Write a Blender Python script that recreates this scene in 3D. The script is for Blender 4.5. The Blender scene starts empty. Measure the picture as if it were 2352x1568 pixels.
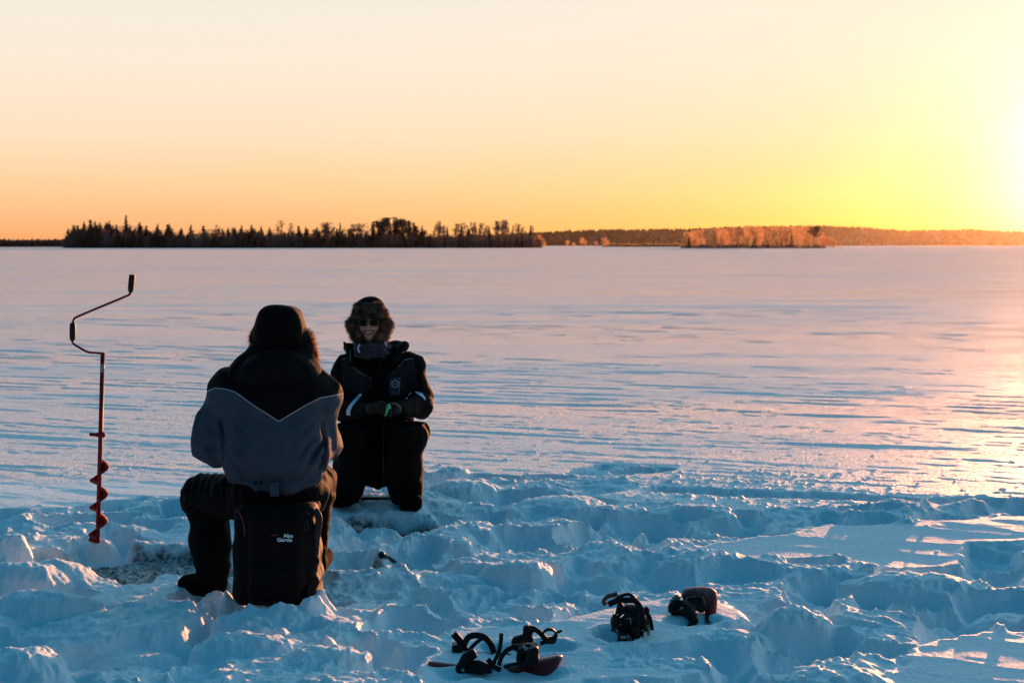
import bpy, math, random
import numpy as np
from mathutils import Vector, Matrix
R = math.radians
scene = bpy.context.scene
col = scene.collection
rng = np.random.default_rng(7)
random.seed(7)

# ---------------------------------------------------------------- camera
CAM_H = 1.6
HAZE = 0.000009
FPX = 3267.0                       # focal length in pixels of a 2352 px wide picture
HOR = 562.5
PITCH = math.atan((784 - HOR) / FPX)
cd = bpy.data.cameras.new("camera")
cam = bpy.data.objects.new("camera", cd); col.objects.link(cam)
cam.location = (0, 0, CAM_H)
cam.rotation_euler = (math.pi / 2 - PITCH, 0, 0)
cd.sensor_width = 36.0; cd.lens = 36.0 * FPX / 2352
cd.clip_start = 0.1; cd.clip_end = 20000
cd.dof.use_dof = True; cd.dof.focus_distance = 7.0; cd.dof.aperture_fstop = 6.3
scene.camera = cam
CT, ST = math.cos(PITCH), math.sin(PITCH)

def ray(u, v):
    a = (u - 1176) / FPX; b = (784 - v) / FPX
    return np.array([a, CT + b * ST, b * CT - ST])
def P(u, v, d):                    # point at depth y = d
    r = ray(u, v); t = d / r[1]
    return np.array([r[0] * t, d, CAM_H + r[2] * t])
def G(u, v, z=0.0):                # point on the level z
    r = ray(u, v); t = (z - CAM_H) / r[2]
    return np.array([r[0] * t, r[1] * t, z])

# ---------------------------------------------------------------- sun + sky
SUN_EL, SUN_AZ = 2.9, 23.0
sdir = np.array([math.sin(R(SUN_AZ)) * math.cos(R(SUN_EL)), math.cos(R(SUN_AZ)) * math.cos(R(SUN_EL)), math.sin(R(SUN_EL))])
sd = bpy.data.lights.new("sun", 'SUN'); sun = bpy.data.objects.new("sun", sd); col.objects.link(sun)
sd.energy = 5.0; sd.angle = R(0.6); sd.color = (1.0, 0.39, 0.16)
sun.rotation_euler = Vector(sdir).to_track_quat('Z', 'Y').to_euler()
sun.location = (60, 150, 12)

world = bpy.data.worlds.new("World"); scene.world = world; world.use_nodes = True
wt = world.node_tree; wt.nodes.clear()
def N(t, kind, **kw):
    n = t.nodes.new(kind)
    for k, v in kw.items(): setattr(n, k, v)
    return n
def link(t, a, b): t.links.new(a, b)
def math_n(t, op, a, b=None, clamp=False):
    n = N(t, 'ShaderNodeMath', operation=op, use_clamp=clamp)
    for i, s in enumerate((a, b)):
        if s is None: continue
        if isinstance(s, (int, float)): n.inputs[i].default_value = s
        else: link(t, s, n.inputs[i])
    return n.outputs[0]
def ramp_n(t, fac, stops, interp='LINEAR'):
    n = N(t, 'ShaderNodeValToRGB'); cr = n.color_ramp; cr.interpolation = interp
    while len(cr.elements) < len(stops): cr.elements.new(0.5)
    for e, (p, c) in zip(cr.elements, stops):
        e.position = p; e.color = (c[0], c[1], c[2], 1) if len(c) == 3 else c
    if fac is not None: link(t, fac, n.inputs[0])
    return n.outputs[0]
def mix_n(t, fac, a, b, mode='MIX', clampf=True):
    n = N(t, 'ShaderNodeMix', data_type='RGBA', blend_type=mode); n.clamp_factor = clampf
    for s, v in ((n.inputs[0], fac), (n.inputs[6], a), (n.inputs[7], b)):
        if isinstance(v, (int, float)): s.default_value = v
        elif isinstance(v, tuple): s.default_value = v if len(v) == 4 else (*v, 1)
        else: link(t, v, s)
    return n.outputs[2]

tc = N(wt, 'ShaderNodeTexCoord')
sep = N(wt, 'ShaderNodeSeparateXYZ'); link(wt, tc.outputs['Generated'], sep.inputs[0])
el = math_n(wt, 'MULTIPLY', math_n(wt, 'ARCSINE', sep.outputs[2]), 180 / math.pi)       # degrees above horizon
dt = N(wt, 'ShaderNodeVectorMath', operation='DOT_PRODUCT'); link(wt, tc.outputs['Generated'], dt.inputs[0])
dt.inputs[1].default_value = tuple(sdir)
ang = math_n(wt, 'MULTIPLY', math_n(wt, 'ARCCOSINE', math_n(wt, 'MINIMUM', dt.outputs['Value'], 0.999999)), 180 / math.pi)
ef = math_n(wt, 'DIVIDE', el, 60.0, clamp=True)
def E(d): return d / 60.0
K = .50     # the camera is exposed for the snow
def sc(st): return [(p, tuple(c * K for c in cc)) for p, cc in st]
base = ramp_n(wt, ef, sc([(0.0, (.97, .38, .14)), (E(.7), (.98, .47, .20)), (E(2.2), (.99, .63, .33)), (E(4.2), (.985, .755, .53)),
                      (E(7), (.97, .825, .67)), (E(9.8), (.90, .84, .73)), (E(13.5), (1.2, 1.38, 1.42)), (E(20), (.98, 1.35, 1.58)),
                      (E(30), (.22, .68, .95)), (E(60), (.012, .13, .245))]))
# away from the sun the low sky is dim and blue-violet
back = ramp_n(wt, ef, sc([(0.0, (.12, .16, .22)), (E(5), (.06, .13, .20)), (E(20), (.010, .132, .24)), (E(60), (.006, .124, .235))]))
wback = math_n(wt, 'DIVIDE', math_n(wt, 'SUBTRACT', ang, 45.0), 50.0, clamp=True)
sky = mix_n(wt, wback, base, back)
# near the sun: blue is filtered out low down, green lifted
def expn(x, k):   # exp(-x/k)
    return math_n(wt, 'EXPONENT', math_n(wt, 'MULTIPLY', x, -1.0 / k))
def gaus(x, k):
    return math_n(wt, 'EXPONENT', math_n(wt, 'MULTIPLY', math_n(wt, 'POWER', math_n(wt, 'DIVIDE', x, k), 2.0), -1.0))
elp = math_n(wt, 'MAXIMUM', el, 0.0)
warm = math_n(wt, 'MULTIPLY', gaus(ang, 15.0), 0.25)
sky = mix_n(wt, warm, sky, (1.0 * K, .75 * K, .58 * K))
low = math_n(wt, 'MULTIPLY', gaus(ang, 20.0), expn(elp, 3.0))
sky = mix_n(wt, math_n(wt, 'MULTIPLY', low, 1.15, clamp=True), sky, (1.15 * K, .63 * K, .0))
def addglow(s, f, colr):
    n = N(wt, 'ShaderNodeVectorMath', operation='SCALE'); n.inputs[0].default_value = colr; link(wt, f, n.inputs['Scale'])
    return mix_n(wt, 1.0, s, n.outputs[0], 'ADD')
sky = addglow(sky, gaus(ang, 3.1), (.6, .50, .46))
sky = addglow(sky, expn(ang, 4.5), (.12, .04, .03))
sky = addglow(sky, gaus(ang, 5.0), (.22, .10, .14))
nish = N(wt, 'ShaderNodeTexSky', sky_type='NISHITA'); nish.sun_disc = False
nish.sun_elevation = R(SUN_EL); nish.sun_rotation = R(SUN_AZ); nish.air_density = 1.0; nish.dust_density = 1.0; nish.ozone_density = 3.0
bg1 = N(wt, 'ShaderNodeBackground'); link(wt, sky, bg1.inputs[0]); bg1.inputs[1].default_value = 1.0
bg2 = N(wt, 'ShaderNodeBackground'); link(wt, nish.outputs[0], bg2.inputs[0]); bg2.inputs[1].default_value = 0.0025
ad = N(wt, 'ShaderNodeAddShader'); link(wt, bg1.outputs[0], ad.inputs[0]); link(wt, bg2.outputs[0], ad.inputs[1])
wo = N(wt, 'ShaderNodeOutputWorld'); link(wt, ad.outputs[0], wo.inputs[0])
world.cycles.sampling_method = 'MANUAL'; world.cycles.sample_map_resolution = 1024

scene.view_settings.view_transform = 'Standard'; scene.view_settings.look = 'None'
scene.view_settings.exposure = 1.0; scene.view_settings.gamma = 1.0
scene.render.engine = 'CYCLES'
scene.cycles.use_denoising = True
scene.cycles.max_bounces = 6; scene.cycles.volume_bounces = 0
scene.cycles.sample_clamp_indirect = 6.0
scene.cycles.caustics_reflective = False; scene.cycles.caustics_refractive = False

# ---------------------------------------------------------------- helpers
def tag(o, label=None, cat=None, group=None, kind=None):
    if label: o["label"] = label
    if cat: o["category"] = cat
    if group: o["group"] = group
    if kind: o["kind"] = kind
    return o
def mat(name, colr, rough=0.7, spec=0.5, metal=0.0, bump=None, **kw):
    m = bpy.data.materials.new(name); m.use_nodes = True
    t = m.node_tree; b = t.nodes['Principled BSDF']
    b.inputs['Base Color'].default_value = (*colr, 1); b.inputs['Roughness'].default_value = rough
    b.inputs['Specular IOR Level'].default_value = spec; b.inputs['Metallic'].default_value = metal
    for k, v in kw.items(): b.inputs[k.replace('_', ' ')].default_value = v
    if bump:
        sc, dist = bump
        tcn = N(t, 'ShaderNodeTexCoord')
        nz = N(t, 'ShaderNodeTexNoise'); nz.inputs['Scale'].default_value = sc; nz.inputs['Detail'].default_value = 5
        link(t, tcn.outputs['Object'], nz.inputs['Vector'])
        bp = N(t, 'ShaderNodeBump'); bp.inputs['Distance'].default_value = dist; bp.inputs['Strength'].default_value = 1
        link(t, nz.outputs['Fac'], bp.inputs['Height']); link(t, bp.outputs[0], b.inputs['Normal'])
        mr = ramp_n(t, nz.outputs['Fac'], [(0.3, tuple(c * .75 for c in colr)), (0.7, tuple(min(1, c * 1.25) for c in colr))])
        link(t, mr, b.inputs['Base Color'])
    return m
def mesh_np(name, verts, faces, m=None, parent=None, smooth=True, attrs=None):
    """faces: (n,k) int array"""
    verts = np.asarray(verts, np.float32); faces = np.asarray(faces, np.int32)
    me = bpy.data.meshes.new(name)
    n, k = faces.shape
    me.vertices.add(len(verts)); me.vertices.foreach_set('co', verts.ravel())
    me.loops.add(n * k); me.loops.foreach_set('vertex_index', faces.ravel())
    me.polygons.add(n); me.polygons.foreach_set('loop_start', np.arange(0, n * k, k, dtype=np.int32))
    me.polygons.foreach_set('loop_total', np.full(n, k, np.int32))
    if smooth: me.polygons.foreach_set('use_smooth', np.ones(n, bool))
    me.update(calc_edges=True)
    for an, av in (attrs or {}).items():
        a = me.attributes.new(an, 'FLOAT', 'POINT'); a.data.foreach_set('value', np.asarray(av, np.float32))
    o = bpy.data.objects.new(name, me); col.objects.link(o)
    if m: me.materials.append(m)
    if parent is not None: o.parent = parent
    return o
def empty(name, loc, parent=None):
    o = bpy.data.objects.new(name, None); col.objects.link(o); o.location = tuple(loc); o.empty_display_size = 0.1
    if parent is not None: o.parent = parent
    return o

_perm = np.random.default_rng(3).permutation(4096).astype(np.int32)
def _h(ix, iy, iz, s):
    return _perm[(_perm[(_perm[(ix + s * 131) & 4095] + iy) & 4095] + iz) & 4095]
def pn2(x, y, s=0):
    x = np.asarray(x, np.float32); y = np.asarray(y, np.float32)
    ix = np.floor(x).astype(np.int32); iy = np.floor(y).astype(np.int32)
    fx = x - ix; fy = y - iy
    u = fx * fx * fx * (fx * (fx * 6 - 15) + 10); v = fy * fy * fy * (fy * (fy * 6 - 15) + 10)
    def g(dx, dy):
        a = _h(ix + dx, iy + dy, 0, s).astype(np.float32) * (2 * math.pi / 4096)
        return np.cos(a) * (fx - dx) + np.sin(a) * (fy - dy)
    a = g(0, 0); b = g(1, 0); c = g(0, 1); d = g(1, 1)
    return (a + (b - a) * u + (c - a) * v + (a - b - c + d) * u * v) * 1.4
def vn3(x, y, z, s=0):     # value noise -1..1
    ix = np.floor(x).astype(np.int32); iy = np.floor(y).astype(np.int32); iz = np.floor(z).astype(np.int32)
    fx = x - ix; fy = y - iy; fz = z - iz
    fx = fx * fx * (3 - 2 * fx); fy = fy * fy * (3 - 2 * fy); fz = fz * fz * (3 - 2 * fz)
    def g(a, b, c): return _h(ix + a, iy + b, iz + c, s).astype(np.float32) / 2047.5 - 1
    r0 = g(0,0,0)*(1-fx)+g(1,0,0)*fx; r1 = g(0,1,0)*(1-fx)+g(1,1,0)*fx
    r2 = g(0,0,1)*(1-fx)+g(1,0,1)*fx; r3 = g(0,1,1)*(1-fx)+g(1,1,1)*fx
    return (r0*(1-fy)+r1*fy)*(1-fz) + (r2*(1-fy)+r3*fy)*fz
def sst(a, b, x):
    t = np.clip((x - a) / (b - a), 0, 1); return t * t * (3 - 2 * t)
# ================================================================ SNOW
# trampled snow height map on a regular grid (metres)
HX0, HX1, HY0, HY1, HR = -6.2, 6.2, 3.0, 13.2, 0.0062
hx = np.arange(HX0, HX1, HR, dtype=np.float32); hy = np.arange(HY0, HY1, HR, dtype=np.float32)
GX, GY = np.meshgrid(hx, hy, indexing='ij')
WX = GX + .05 * pn2(GX * 4, GY * 4, 1) + .022 * pn2(GX * 13, GY * 13, 2) + .009 * pn2(GX * 40, GY * 40, 33)
WY = GY + .05 * pn2(GX * 4, GY * 4, 3) + .022 * pn2(GX * 13, GY * 13, 4) + .009 * pn2(GX * 40, GY * 40, 34)
def in_poly(px):
    pts = [G(u, v)[:2] for u, v in px]
    ins = np.zeros(GX.shape, bool)
    for (x0, y0), (x1, y1) in zip(pts, pts[1:] + pts[:1]):
        if abs(y1 - y0) < 1e-9: continue
        c = ((y0 > WY) != (y1 > WY)); c &= WX < (x1 - x0) * (WY - y0) / (y1 - y0) + x0
        ins ^= c
    return ins.astype(np.float32)
def blur(a, r):
    k = max(1, int(r / HR))
    for ax in (0, 1):
        for _ in range(2):
            pad = [(0, 0), (0, 0)]; pad[ax] = (k + 1, k)
            c = np.cumsum(np.pad(a, pad, mode='edge'), axis=ax, dtype=np.float64)
            n = a.shape[ax]
            hi = np.take(c, range(2 * k + 1, 2 * k + 1 + n), axis=ax); lo = np.take(c, range(0, n), axis=ax)
            a = ((hi - lo) / (2 * k + 1)).astype(np.float32)
    return a
tramp = in_poly([(-1500, 1200), (-300, 1180), (0, 1172), (150, 1168), (320, 1142), (470, 1142), (620, 1128), (760, 1112), (985, 1092), (1050, 1082),
                 (1200, 1094), (1290, 1085), (1380, 1067), (1470, 1064), (1550, 1077), (1460, 1090), (1375, 1096), (1480, 1112), (1430, 1128), (1350, 1140),
                 (1420, 1150), (1550, 1158), (1700, 1168), (2000, 1162), (2352, 1148), (2900, 1130), (5200, 1200), (6500, 2600), (-4500, 2600)])
flatA = in_poly([(1560, 1262), (1640, 1240), (1900, 1206), (2050, 1200), (2352, 1188), (2700, 1190), (2700, 1235), (2352, 1238), (2240, 1240), (2200, 1290), (2080, 1294), (1950, 1275), (1700, 1268)])
flatB = in_poly([(1900, 1780), (1990, 1580), (2100, 1480), (2200, 1450), (2352, 1436), (2900, 1420), (3200, 1800), (2500, 1900)])
flatC = in_poly([(985, 1500), (1060, 1440), (1240, 1438), (1380, 1395), (1500, 1385), (1660, 1388), (1720, 1425), (1650, 1450), (1560, 1470), (1370, 1478), (1380, 1512), (1600, 1520), (1640, 1540), (1350, 1545), (1240, 1620), (980, 1660), (900, 1600)])
ruts = in_poly([(1500, 1118), (1800, 1128), (2100, 1142), (2352, 1146), (2600, 1150), (2600, 1162), (2352, 1160), (2000, 1150), (1700, 1140), (1480, 1128)])
flat = np.clip(flatA + flatB + flatC, 0, 1)
T = blur(tramp * (1 - flat), .018)
Fl = blur(flat, .03)
print('masks')
H = -0.02 * T
ROLL = .06 * pn2(GX * 1.1, GY * 1.3, 5) + .03 * pn2(WX * 2.6, WY * 3.0, 6)
H += T * (ROLL + .02)
def window(x, y, r):
    i0 = max(0, int((x - r - HX0) / HR)); i1 = min(len(hx), int((x + r - HX0) / HR) + 1)
    j0 = max(0, int((y - r - HY0) / HR)); j1 = min(len(hy), int((y + r - HY0) / HR) + 1)
    return (slice(i0, i1), slice(j0, j1)) if i1 > i0 + 2 and j1 > j0 + 2 else None
def tat(x, y, A):
    i = min(max(int((x - HX0) / HR), 0), len(hx) - 1); j = min(max(int((y - HY0) / HR), 0), len(hy) - 1)
    return float(A[i, j])
def pit(x, y, a, b, th, dep, rim=.25):
    w = window(x, y, max(a, b) * 1.9)
    if w is None: return
    dx = WX[w] - x; dy = WY[w] - y; c, s = math.cos(th), math.sin(th)
    r = np.sqrt(((dx * c + dy * s) / a) ** 2 + ((-dx * s + dy * c) / b) ** 2)
    H[w] += -dep * (1 - sst(.62, 1.02, r)) + dep * rim * np.exp(-((r - 1.16) / .17) ** 2)
def clod(x, y, rx, ry, h, th=0, sink=.25, sq=.5):
    w = window(x, y, max(rx, ry) * 1.35)
    if w is None: return
    dx = WX[w] - x; dy = WY[w] - y; c, s = math.cos(th), math.sin(th)
    r2 = ((dx * c + dy * s) / rx) ** 2 + ((-dx * s + dy * c) / ry) ** 2
    z0 = tat(x, y, H)
    prof = np.where(r2 < 1, (1 - np.clip(r2, 0, 1)) ** sq, -9)
    H[w] = np.maximum(H[w], np.where(r2 < 1, z0 + h * (prof - sink), -9))
def bowl(x, y, a, b, th, dep, pw=2.2, skew=0.):
    """scoop pressed into the snow: overlapping scoops leave sharp broken crests between them"""
    w = window(x, y, max(a, b) * 1.5)
    if w is None: return
    dx = WX[w] - x; dy = WY[w] - y; c, s = math.cos(th), math.sin(th)
    p = (dx * c + dy * s) / a; q = (-dx * s + dy * c) / b
    r = np.sqrt(p * p + q * q)
    z0 = tat(x, y, ROLL) * .8
    surf = z0 - dep + dep * 1.05 * r ** pw + skew * (dx * c + dy * s)
    H[w] = np.where(r < 1.45, H[w] + (np.minimum(H[w], surf) - H[w]) * T[w], H[w])
lr = random.Random(11)
pits = 0
while pits < 640:
    x = lr.uniform(-5.8, 5.8); y = 3.2 + 9.2 * lr.random() ** 1.05
    if tat(x, y, T) < .85: continue
    pits += 1
    a = lr.uniform(.13, .31)
    bowl(x, y, a, a * lr.uniform(.42, .75), lr.uniform(0, 3.14), lr.uniform(.06, .175), lr.uniform(1.8, 3.2), lr.uniform(-.18, .18))
cl = 0
while cl < 620:
    x = lr.uniform(-5.8, 5.8); y = 3.3 + 9.4 * lr.random() ** 1.1
    if tat(x, y, T) < .5: continue
    cl += 1
    r = .014 * (1 / (lr.random() * .93 + .07)) ** .75
    clod(x, y, r * lr.uniform(.8, 1.9), r * lr.uniform(.7, 1.2), r * lr.uniform(.4, .9), lr.uniform(0, 3.14), lr.uniform(.15, .4), lr.choice((.5, .8, 1.2, 1.6)))
for k in range(3200):
    x = lr.uniform(-4.2, 4.2); y = 4.4 + 6.5 * lr.random() ** 1.2
    if tat(x, y, T) < .6 or pn2(np.array([x * 1.7]), np.array([y * 1.7]), 77)[0] < .02: continue
    r = .0065 + .016 * lr.random() ** 3
    clod(x, y, r * lr.uniform(1, 1.6), r, r * lr.uniform(.6, 1.1), lr.uniform(0, 3.1), .15, .6)
# sharp creased crests and soft lumps
c1 = np.abs(pn2(WX * 5.5, WY * 7.5, 8)); c2 = np.abs(pn2(WX * 14, WY * 17, 9))
H -= T * (.034 * c1 + .007 * c2)
# crumbs thrown on the untouched snow next to the tracks
for k in range(2600):
    if k < 1500: g = G(lr.gauss(1640, 170), lr.gauss(1120, 22))
    elif k < 2000: g = G(lr.uniform(1650, 2500), lr.gauss(1150, 10))
    else: g = (lr.uniform(-3.5, 5.5), lr.uniform(4.2, 12.2))
    x, y = float(g[0]), float(g[1])
    if tat(x, y, T) > .3 or not (HX0 + .3 < x < HX1 - .3 and y < HY1 - .3): continue
    r = lr.uniform(.005, .013) * (1.25 if y > 8 else .8) * (1.7 if lr.random() < .06 else 1)
    clod(x, y, r * 1.4, r, r * .7, lr.uniform(0, 3.1), .2, .7)
print('stamps')
# named mounds seen in the photo: (u, v of base, half width m, half depth, height)
def mound(u, v, rx, ry, h, th=0., sq=.8, z=-.03):
    g = G(u, v, z); clod(g[0], g[1], rx, ry, h, th, .1, sq)
def dent(u, v, rx, ry, dep, th=0., z=-.03, rim=.1):
    g = G(u, v, z); pit(g[0], g[1], rx, ry, th, dep, rim)
for a in [(985, 1318, .30, .16, .13), (1075, 1330, .24, .15, .12), (1190, 1325, .17, .13, .09), (1140, 1400, .22, .14, .07), (920, 1420, .20, .13, .07),
          (390, 1245, .20, .12, .11), (330, 1225, .22, .12, .07), (15, 1290, .17, .12, .13), (50, 1345, .26, .15, .11), (110, 1400, .25, .14, .07), 
          (640, 1425, .30, .14, .07), (1060, 1135, .30, .2, .10), (1180, 1150, .24, .2, .07), (760, 1210, .12, .12, .10), (1290, 1165, .3, .2, .06),
          (1830, 1450, .19, .12, .10), (1700, 1465, .16, .10, .05), (2090, 1345, .35, .16, .07), (1560, 1330, .22, .13, .06), (2310, 1400, .25, .14, .09),
          (560, 1500, .25, .13, .08), (300, 1480, .22, .12, .06), (30, 1560, .2, .12, .09), (450, 1540, .25, .12, .07), (740, 1530, .2, .12, .05), (150, 1330, .2, .1, .05)]:
    mound(*a)
SL = np.zeros_like(H)
def slush(u, v, rx, ry, dep, z=-.12):
    g = G(u, v, z); w = window(g[0], g[1], max(rx, ry) * 1.7)
    r = np.sqrt(((WX[w] - g[0]) / rx) ** 2 + ((WY[w] - g[1]) / ry) ** 2)
    k = 1 - sst(.7, 1.15, r)
    fl = -dep - .008 + .02 * np.abs(pn2(WX[w] * 22, WY[w] * 22, 21)) + .012 * pn2(WX[w] * 45, WY[w] * 45, 22)
    H[w] = H[w] * (1 - k) + fl * k
    SL[w] = np.maximum(SL[w], 1 - sst(.6, 1.3, r + .25 * pn2(GX[w] * 9, GY[w] * 9, 23)))
slush(800, 1352, .42, .20, .15, -.15)
# snowshoes sit in hollows of the flat patch
dent(1412, 1452, .085, .09, .05, 0, 0, .12); dent(1600, 1428, .15, .08, .03, 0, 0, .1); dent(1150, 1530, .27, .09, .03, 0, 0, .1); dent(1210, 1478, .24, .08, .035, 0, 0, .1)
# hollows under the seated people and their stools

slush(925, 1206, .36, .15, .13, -.05)
kx = sst(-2.25, -1.95, GX) * (1 - sst(-1.45, -1.15, GX)) * sst(6.2, 6.5, GY) * (1 - sst(8.0, 8.3, GY))
H -= kx * np.maximum(0, H + .045)
slush(335, 1318, .46, .33, .12, -.12)
def wclod(u, y, rx, ry, topz, sq=.8):
    x = (u - 1176) * y / FPX; w = window(x, y, max(rx, ry) * 1.35)
    r2 = ((WX[w] - x) / rx) ** 2 + ((WY[w] - y) / ry) ** 2
    H[w] = np.maximum(H[w], np.where(r2 < 1, topz - .12 + .12 * (1 - np.clip(r2, 0, 1)) ** sq, -9))
for a in [(705, 6.14, .10, .06, .075), (640, 6.10, .12, .05, .045), (575, 6.10, .10, .05, .03), (735, 6.25, .08, .06, .07), (470, 6.46, .12, .05, .01), (520, 6.40, .06, .05, .02),
          (800, 8.72, .13, .14, .005), (935, 8.70, .14, .14, .0), (868, 8.95, .3, .12, .0), (216, 7.68, .15, .10, .0)]: wclod(*a)
xa = (225 - 1176) * 7.65 / FPX; SL *= sst(.12, .22, np.hypot(GX - xa, (GY - 7.65) * 1.3))
dent(470, 1365, .16, .22, .05, 0, -.05, 0)
# snow does not stand steeper than it holds: ease the walls, tilt the flat patches a little towards the camera
for _ in range(2):
    gx_, gy_ = np.gradient(H, HR); sl_ = sst(1.0, 2.2, np.hypot(gx_, gy_)); H = H * (1 - sl_) + blur(H, .018) * sl_
H += blur(flatB + flatC, .05) * .055 * (GY - 5.9) + blur(flatA, .05) * .050 * (GY - 8.0)
# valleys settle smooth, crests stay crumbly
Hb = blur(H, .05); cv = H - Hb
H = np.where(cv < 0, H * .35 + blur(H, .016) * .65, H)
H += T * np.clip(cv / .018, 0, 1) * (.010 * pn2(GX * 28, GY * 28, 16) + .008 * np.abs(pn2(GX * 52, GY * 52, 17)))
# crusty grain everywhere in the disturbed zone
SL = np.clip(SL * 1.5, 0, 1)
H += T * (.0035 * pn2(GX * 34, GY * 34, 12) + .002 * pn2(GX * 70, GY * 70, 13) + .006 * pn2(GX * 17, GY * 17, 14))
H -= blur(ruts, .02) * (1 - T) * (.05 + .02 * pn2(GX * 6, GY * 6, 15))
edgefade = np.minimum(np.minimum(sst(HX0, HX0 + .8, GX), 1 - sst(HX1 - .8, HX1, GX)), np.minimum(sst(HY0, HY0 + .6, GY), 1 - sst(HY1 - .5, HY1, GY)))
H *= edgefade; H = H.astype(np.float32)
def samp(A, x, y):
    fx = (x - HX0) / HR; fy = (y - HY0) / HR
    ok = (fx > 0) & (fx < A.shape[0] - 2) & (fy > 0) & (fy < A.shape[1] - 2)
    fx = np.clip(fx, 0, A.shape[0] - 2.001); fy = np.clip(fy, 0, A.shape[1] - 2.001)
    i = fx.astype(int); j = fy.astype(int); a = fx - i; b = fy - j
    v = A[i, j] * (1 - a) * (1 - b) + A[i + 1, j] * a * (1 - b) + A[i, j + 1] * (1 - a) * b + A[i + 1, j + 1] * a * b
    return np.where(ok, v, 0).astype(np.float32)
def lake(x, y):
    """wind-worked lake snow"""
    r = np.hypot(x, y)
    xs = x * .94 - y * .34; ys = x * .34 + y * .94
    patch = sst(-.25, .45, pn2(xs * .05, ys * .12, 40))
    z = .019 * pn2(xs * .05, ys * .21, 41) * sst(9, 25, r)
    z += .010 * pn2(xs * .22, ys * .8, 42) * sst(6, 14, r)
    wx = xs + .25 * pn2(xs * .9, ys * .9, 45)
    z += (.62 + .38 * patch) * (.0135 * np.abs(pn2(wx * .38, ys * 2.9, 43)) + .0065 * pn2(wx * 1.3, ys * 8.0, 44))
    z += .0022 * pn2(xs * 8, ys * 19, 46) * (1 - sst(10, 30, r))
    return z
def ground_z(x, y):
    x = np.atleast_1d(np.asarray(x, float)); y = np.atleast_1d(np.asarray(y, float))
    t = samp(T, x, y)
    return (samp(H, x, y) + lake(x, y) * (1 - .6 * np.maximum(t, samp(Fl, x, y))))
def hit(u, v, y0=4.5, y1=14.0):
    r = ray(u, v); ys = np.arange(y0, y1, .004); z = CAM_H + r[2] / r[1] * ys; gz = ground_z(r[0] / r[1] * ys, ys)
    k = np.argmax(z < gz); return float(ys[k])
dth = .00062
th = [0.0]; 
dense = np.arange(-R(25), R(25), dth)
coarse = np.concatenate([R(25) + np.cumsum(np.linspace(.0015, .03, 60)), ])
coarse = coarse[coarse < math.pi - .02]
rest = np.linspace(coarse[-1] + .05, 2 * math.pi - coarse[-1] - .05, 40)
thv = np.concatenate([dense, coarse, rest, 2 * math.pi - coarse[::-1]])
r_list = [0.4]
while r_list[-1] < 9000:
    r = r_list[-1]
    f = .06 if r < 4.2 else (.0008 * r ** .4 if r < 12 else (.0030 if r < 60 else (.006 if r < 400 else .03)))
    r_list.append(r * (1 + f))
rv = np.array(r_list)
TH, RR = np.meshgrid(thv, rv, indexing='ij')
SXg = (RR * np.sin(TH)).astype(np.float32); SYg = (RR * np.cos(TH)).astype(np.float32)
tt = samp(T, SXg, SYg); SXg0, SYg0 = SXg, SYg
SZ = samp(H, SXg, SYg) + lake(SXg, SYg) * (1 - .6 * np.maximum(tt, samp(Fl, SXg, SYg))) * (1 - sst(1200, 2500, RR).astype(np.float32))
SLU = samp(SL, SXg, SYg)
nt, nr = TH.shape
ii, jj = np.meshgrid(np.arange(nt), np.arange(nr - 1), indexing='ij')
a = ii * nr + jj; b = ((ii + 1) % nt) * nr + jj
F = np.stack([a, a + 1, b + 1, b], -1).reshape(-1, 4)
V = np.stack([SXg, SYg, SZ], -1).reshape(-1, 3)
cpt = np.array([[0, 0, 0]], np.float32); V = np.concatenate([V, cpt]); ci = len(V) - 1
print('snow verts', len(V), 'grid', nt, nr)
snow_m = bpy.data.materials.new('snow'); snow_m.use_nodes = True
t = snow_m.node_tree; bs = t.nodes['Principled BSDF']
tcn = N(t, 'ShaderNodeTexCoord')
at = N(t, 'ShaderNodeAttribute', attribute_name='slush')
nz = N(t, 'ShaderNodeTexNoise'); nz.inputs['Scale'].default_value = 30; nz.inputs['Detail'].default_value = 6; link(t, tcn.outputs['Object'], nz.inputs['Vector'])
sl = math_n(t, 'MULTIPLY', at.outputs['Fac'], ramp_n(t, nz.outputs['Fac'], [(.40, (1, 1, 1)), (.66, (.45, .45, .45))]))
basec = mix_n(t, sl, (.75, .87, .93), (.045, .048, .044))
link(t, basec, bs.inputs['Base Color'])
link(t, math_n(t, 'SUBTRACT', math_n(t, 'ADD', .5, math_n(t, 'MULTIPLY', N(t, 'ShaderNodeAttribute', attribute_name='trampled').outputs['Fac'], .14)), math_n(t, 'MULTIPLY', sl, .3)), bs.inputs['Roughness'])
sxy = N(t, 'ShaderNodeAttribute', attribute_name='trampled'); link(t, math_n(t, 'SUBTRACT', 1.0, math_n(t, 'MULTIPLY', sxy.outputs['Fac'], .6)), bs.inputs['Specular IOR Level'])
bs.inputs['IOR'].default_value = 1.5
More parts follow.
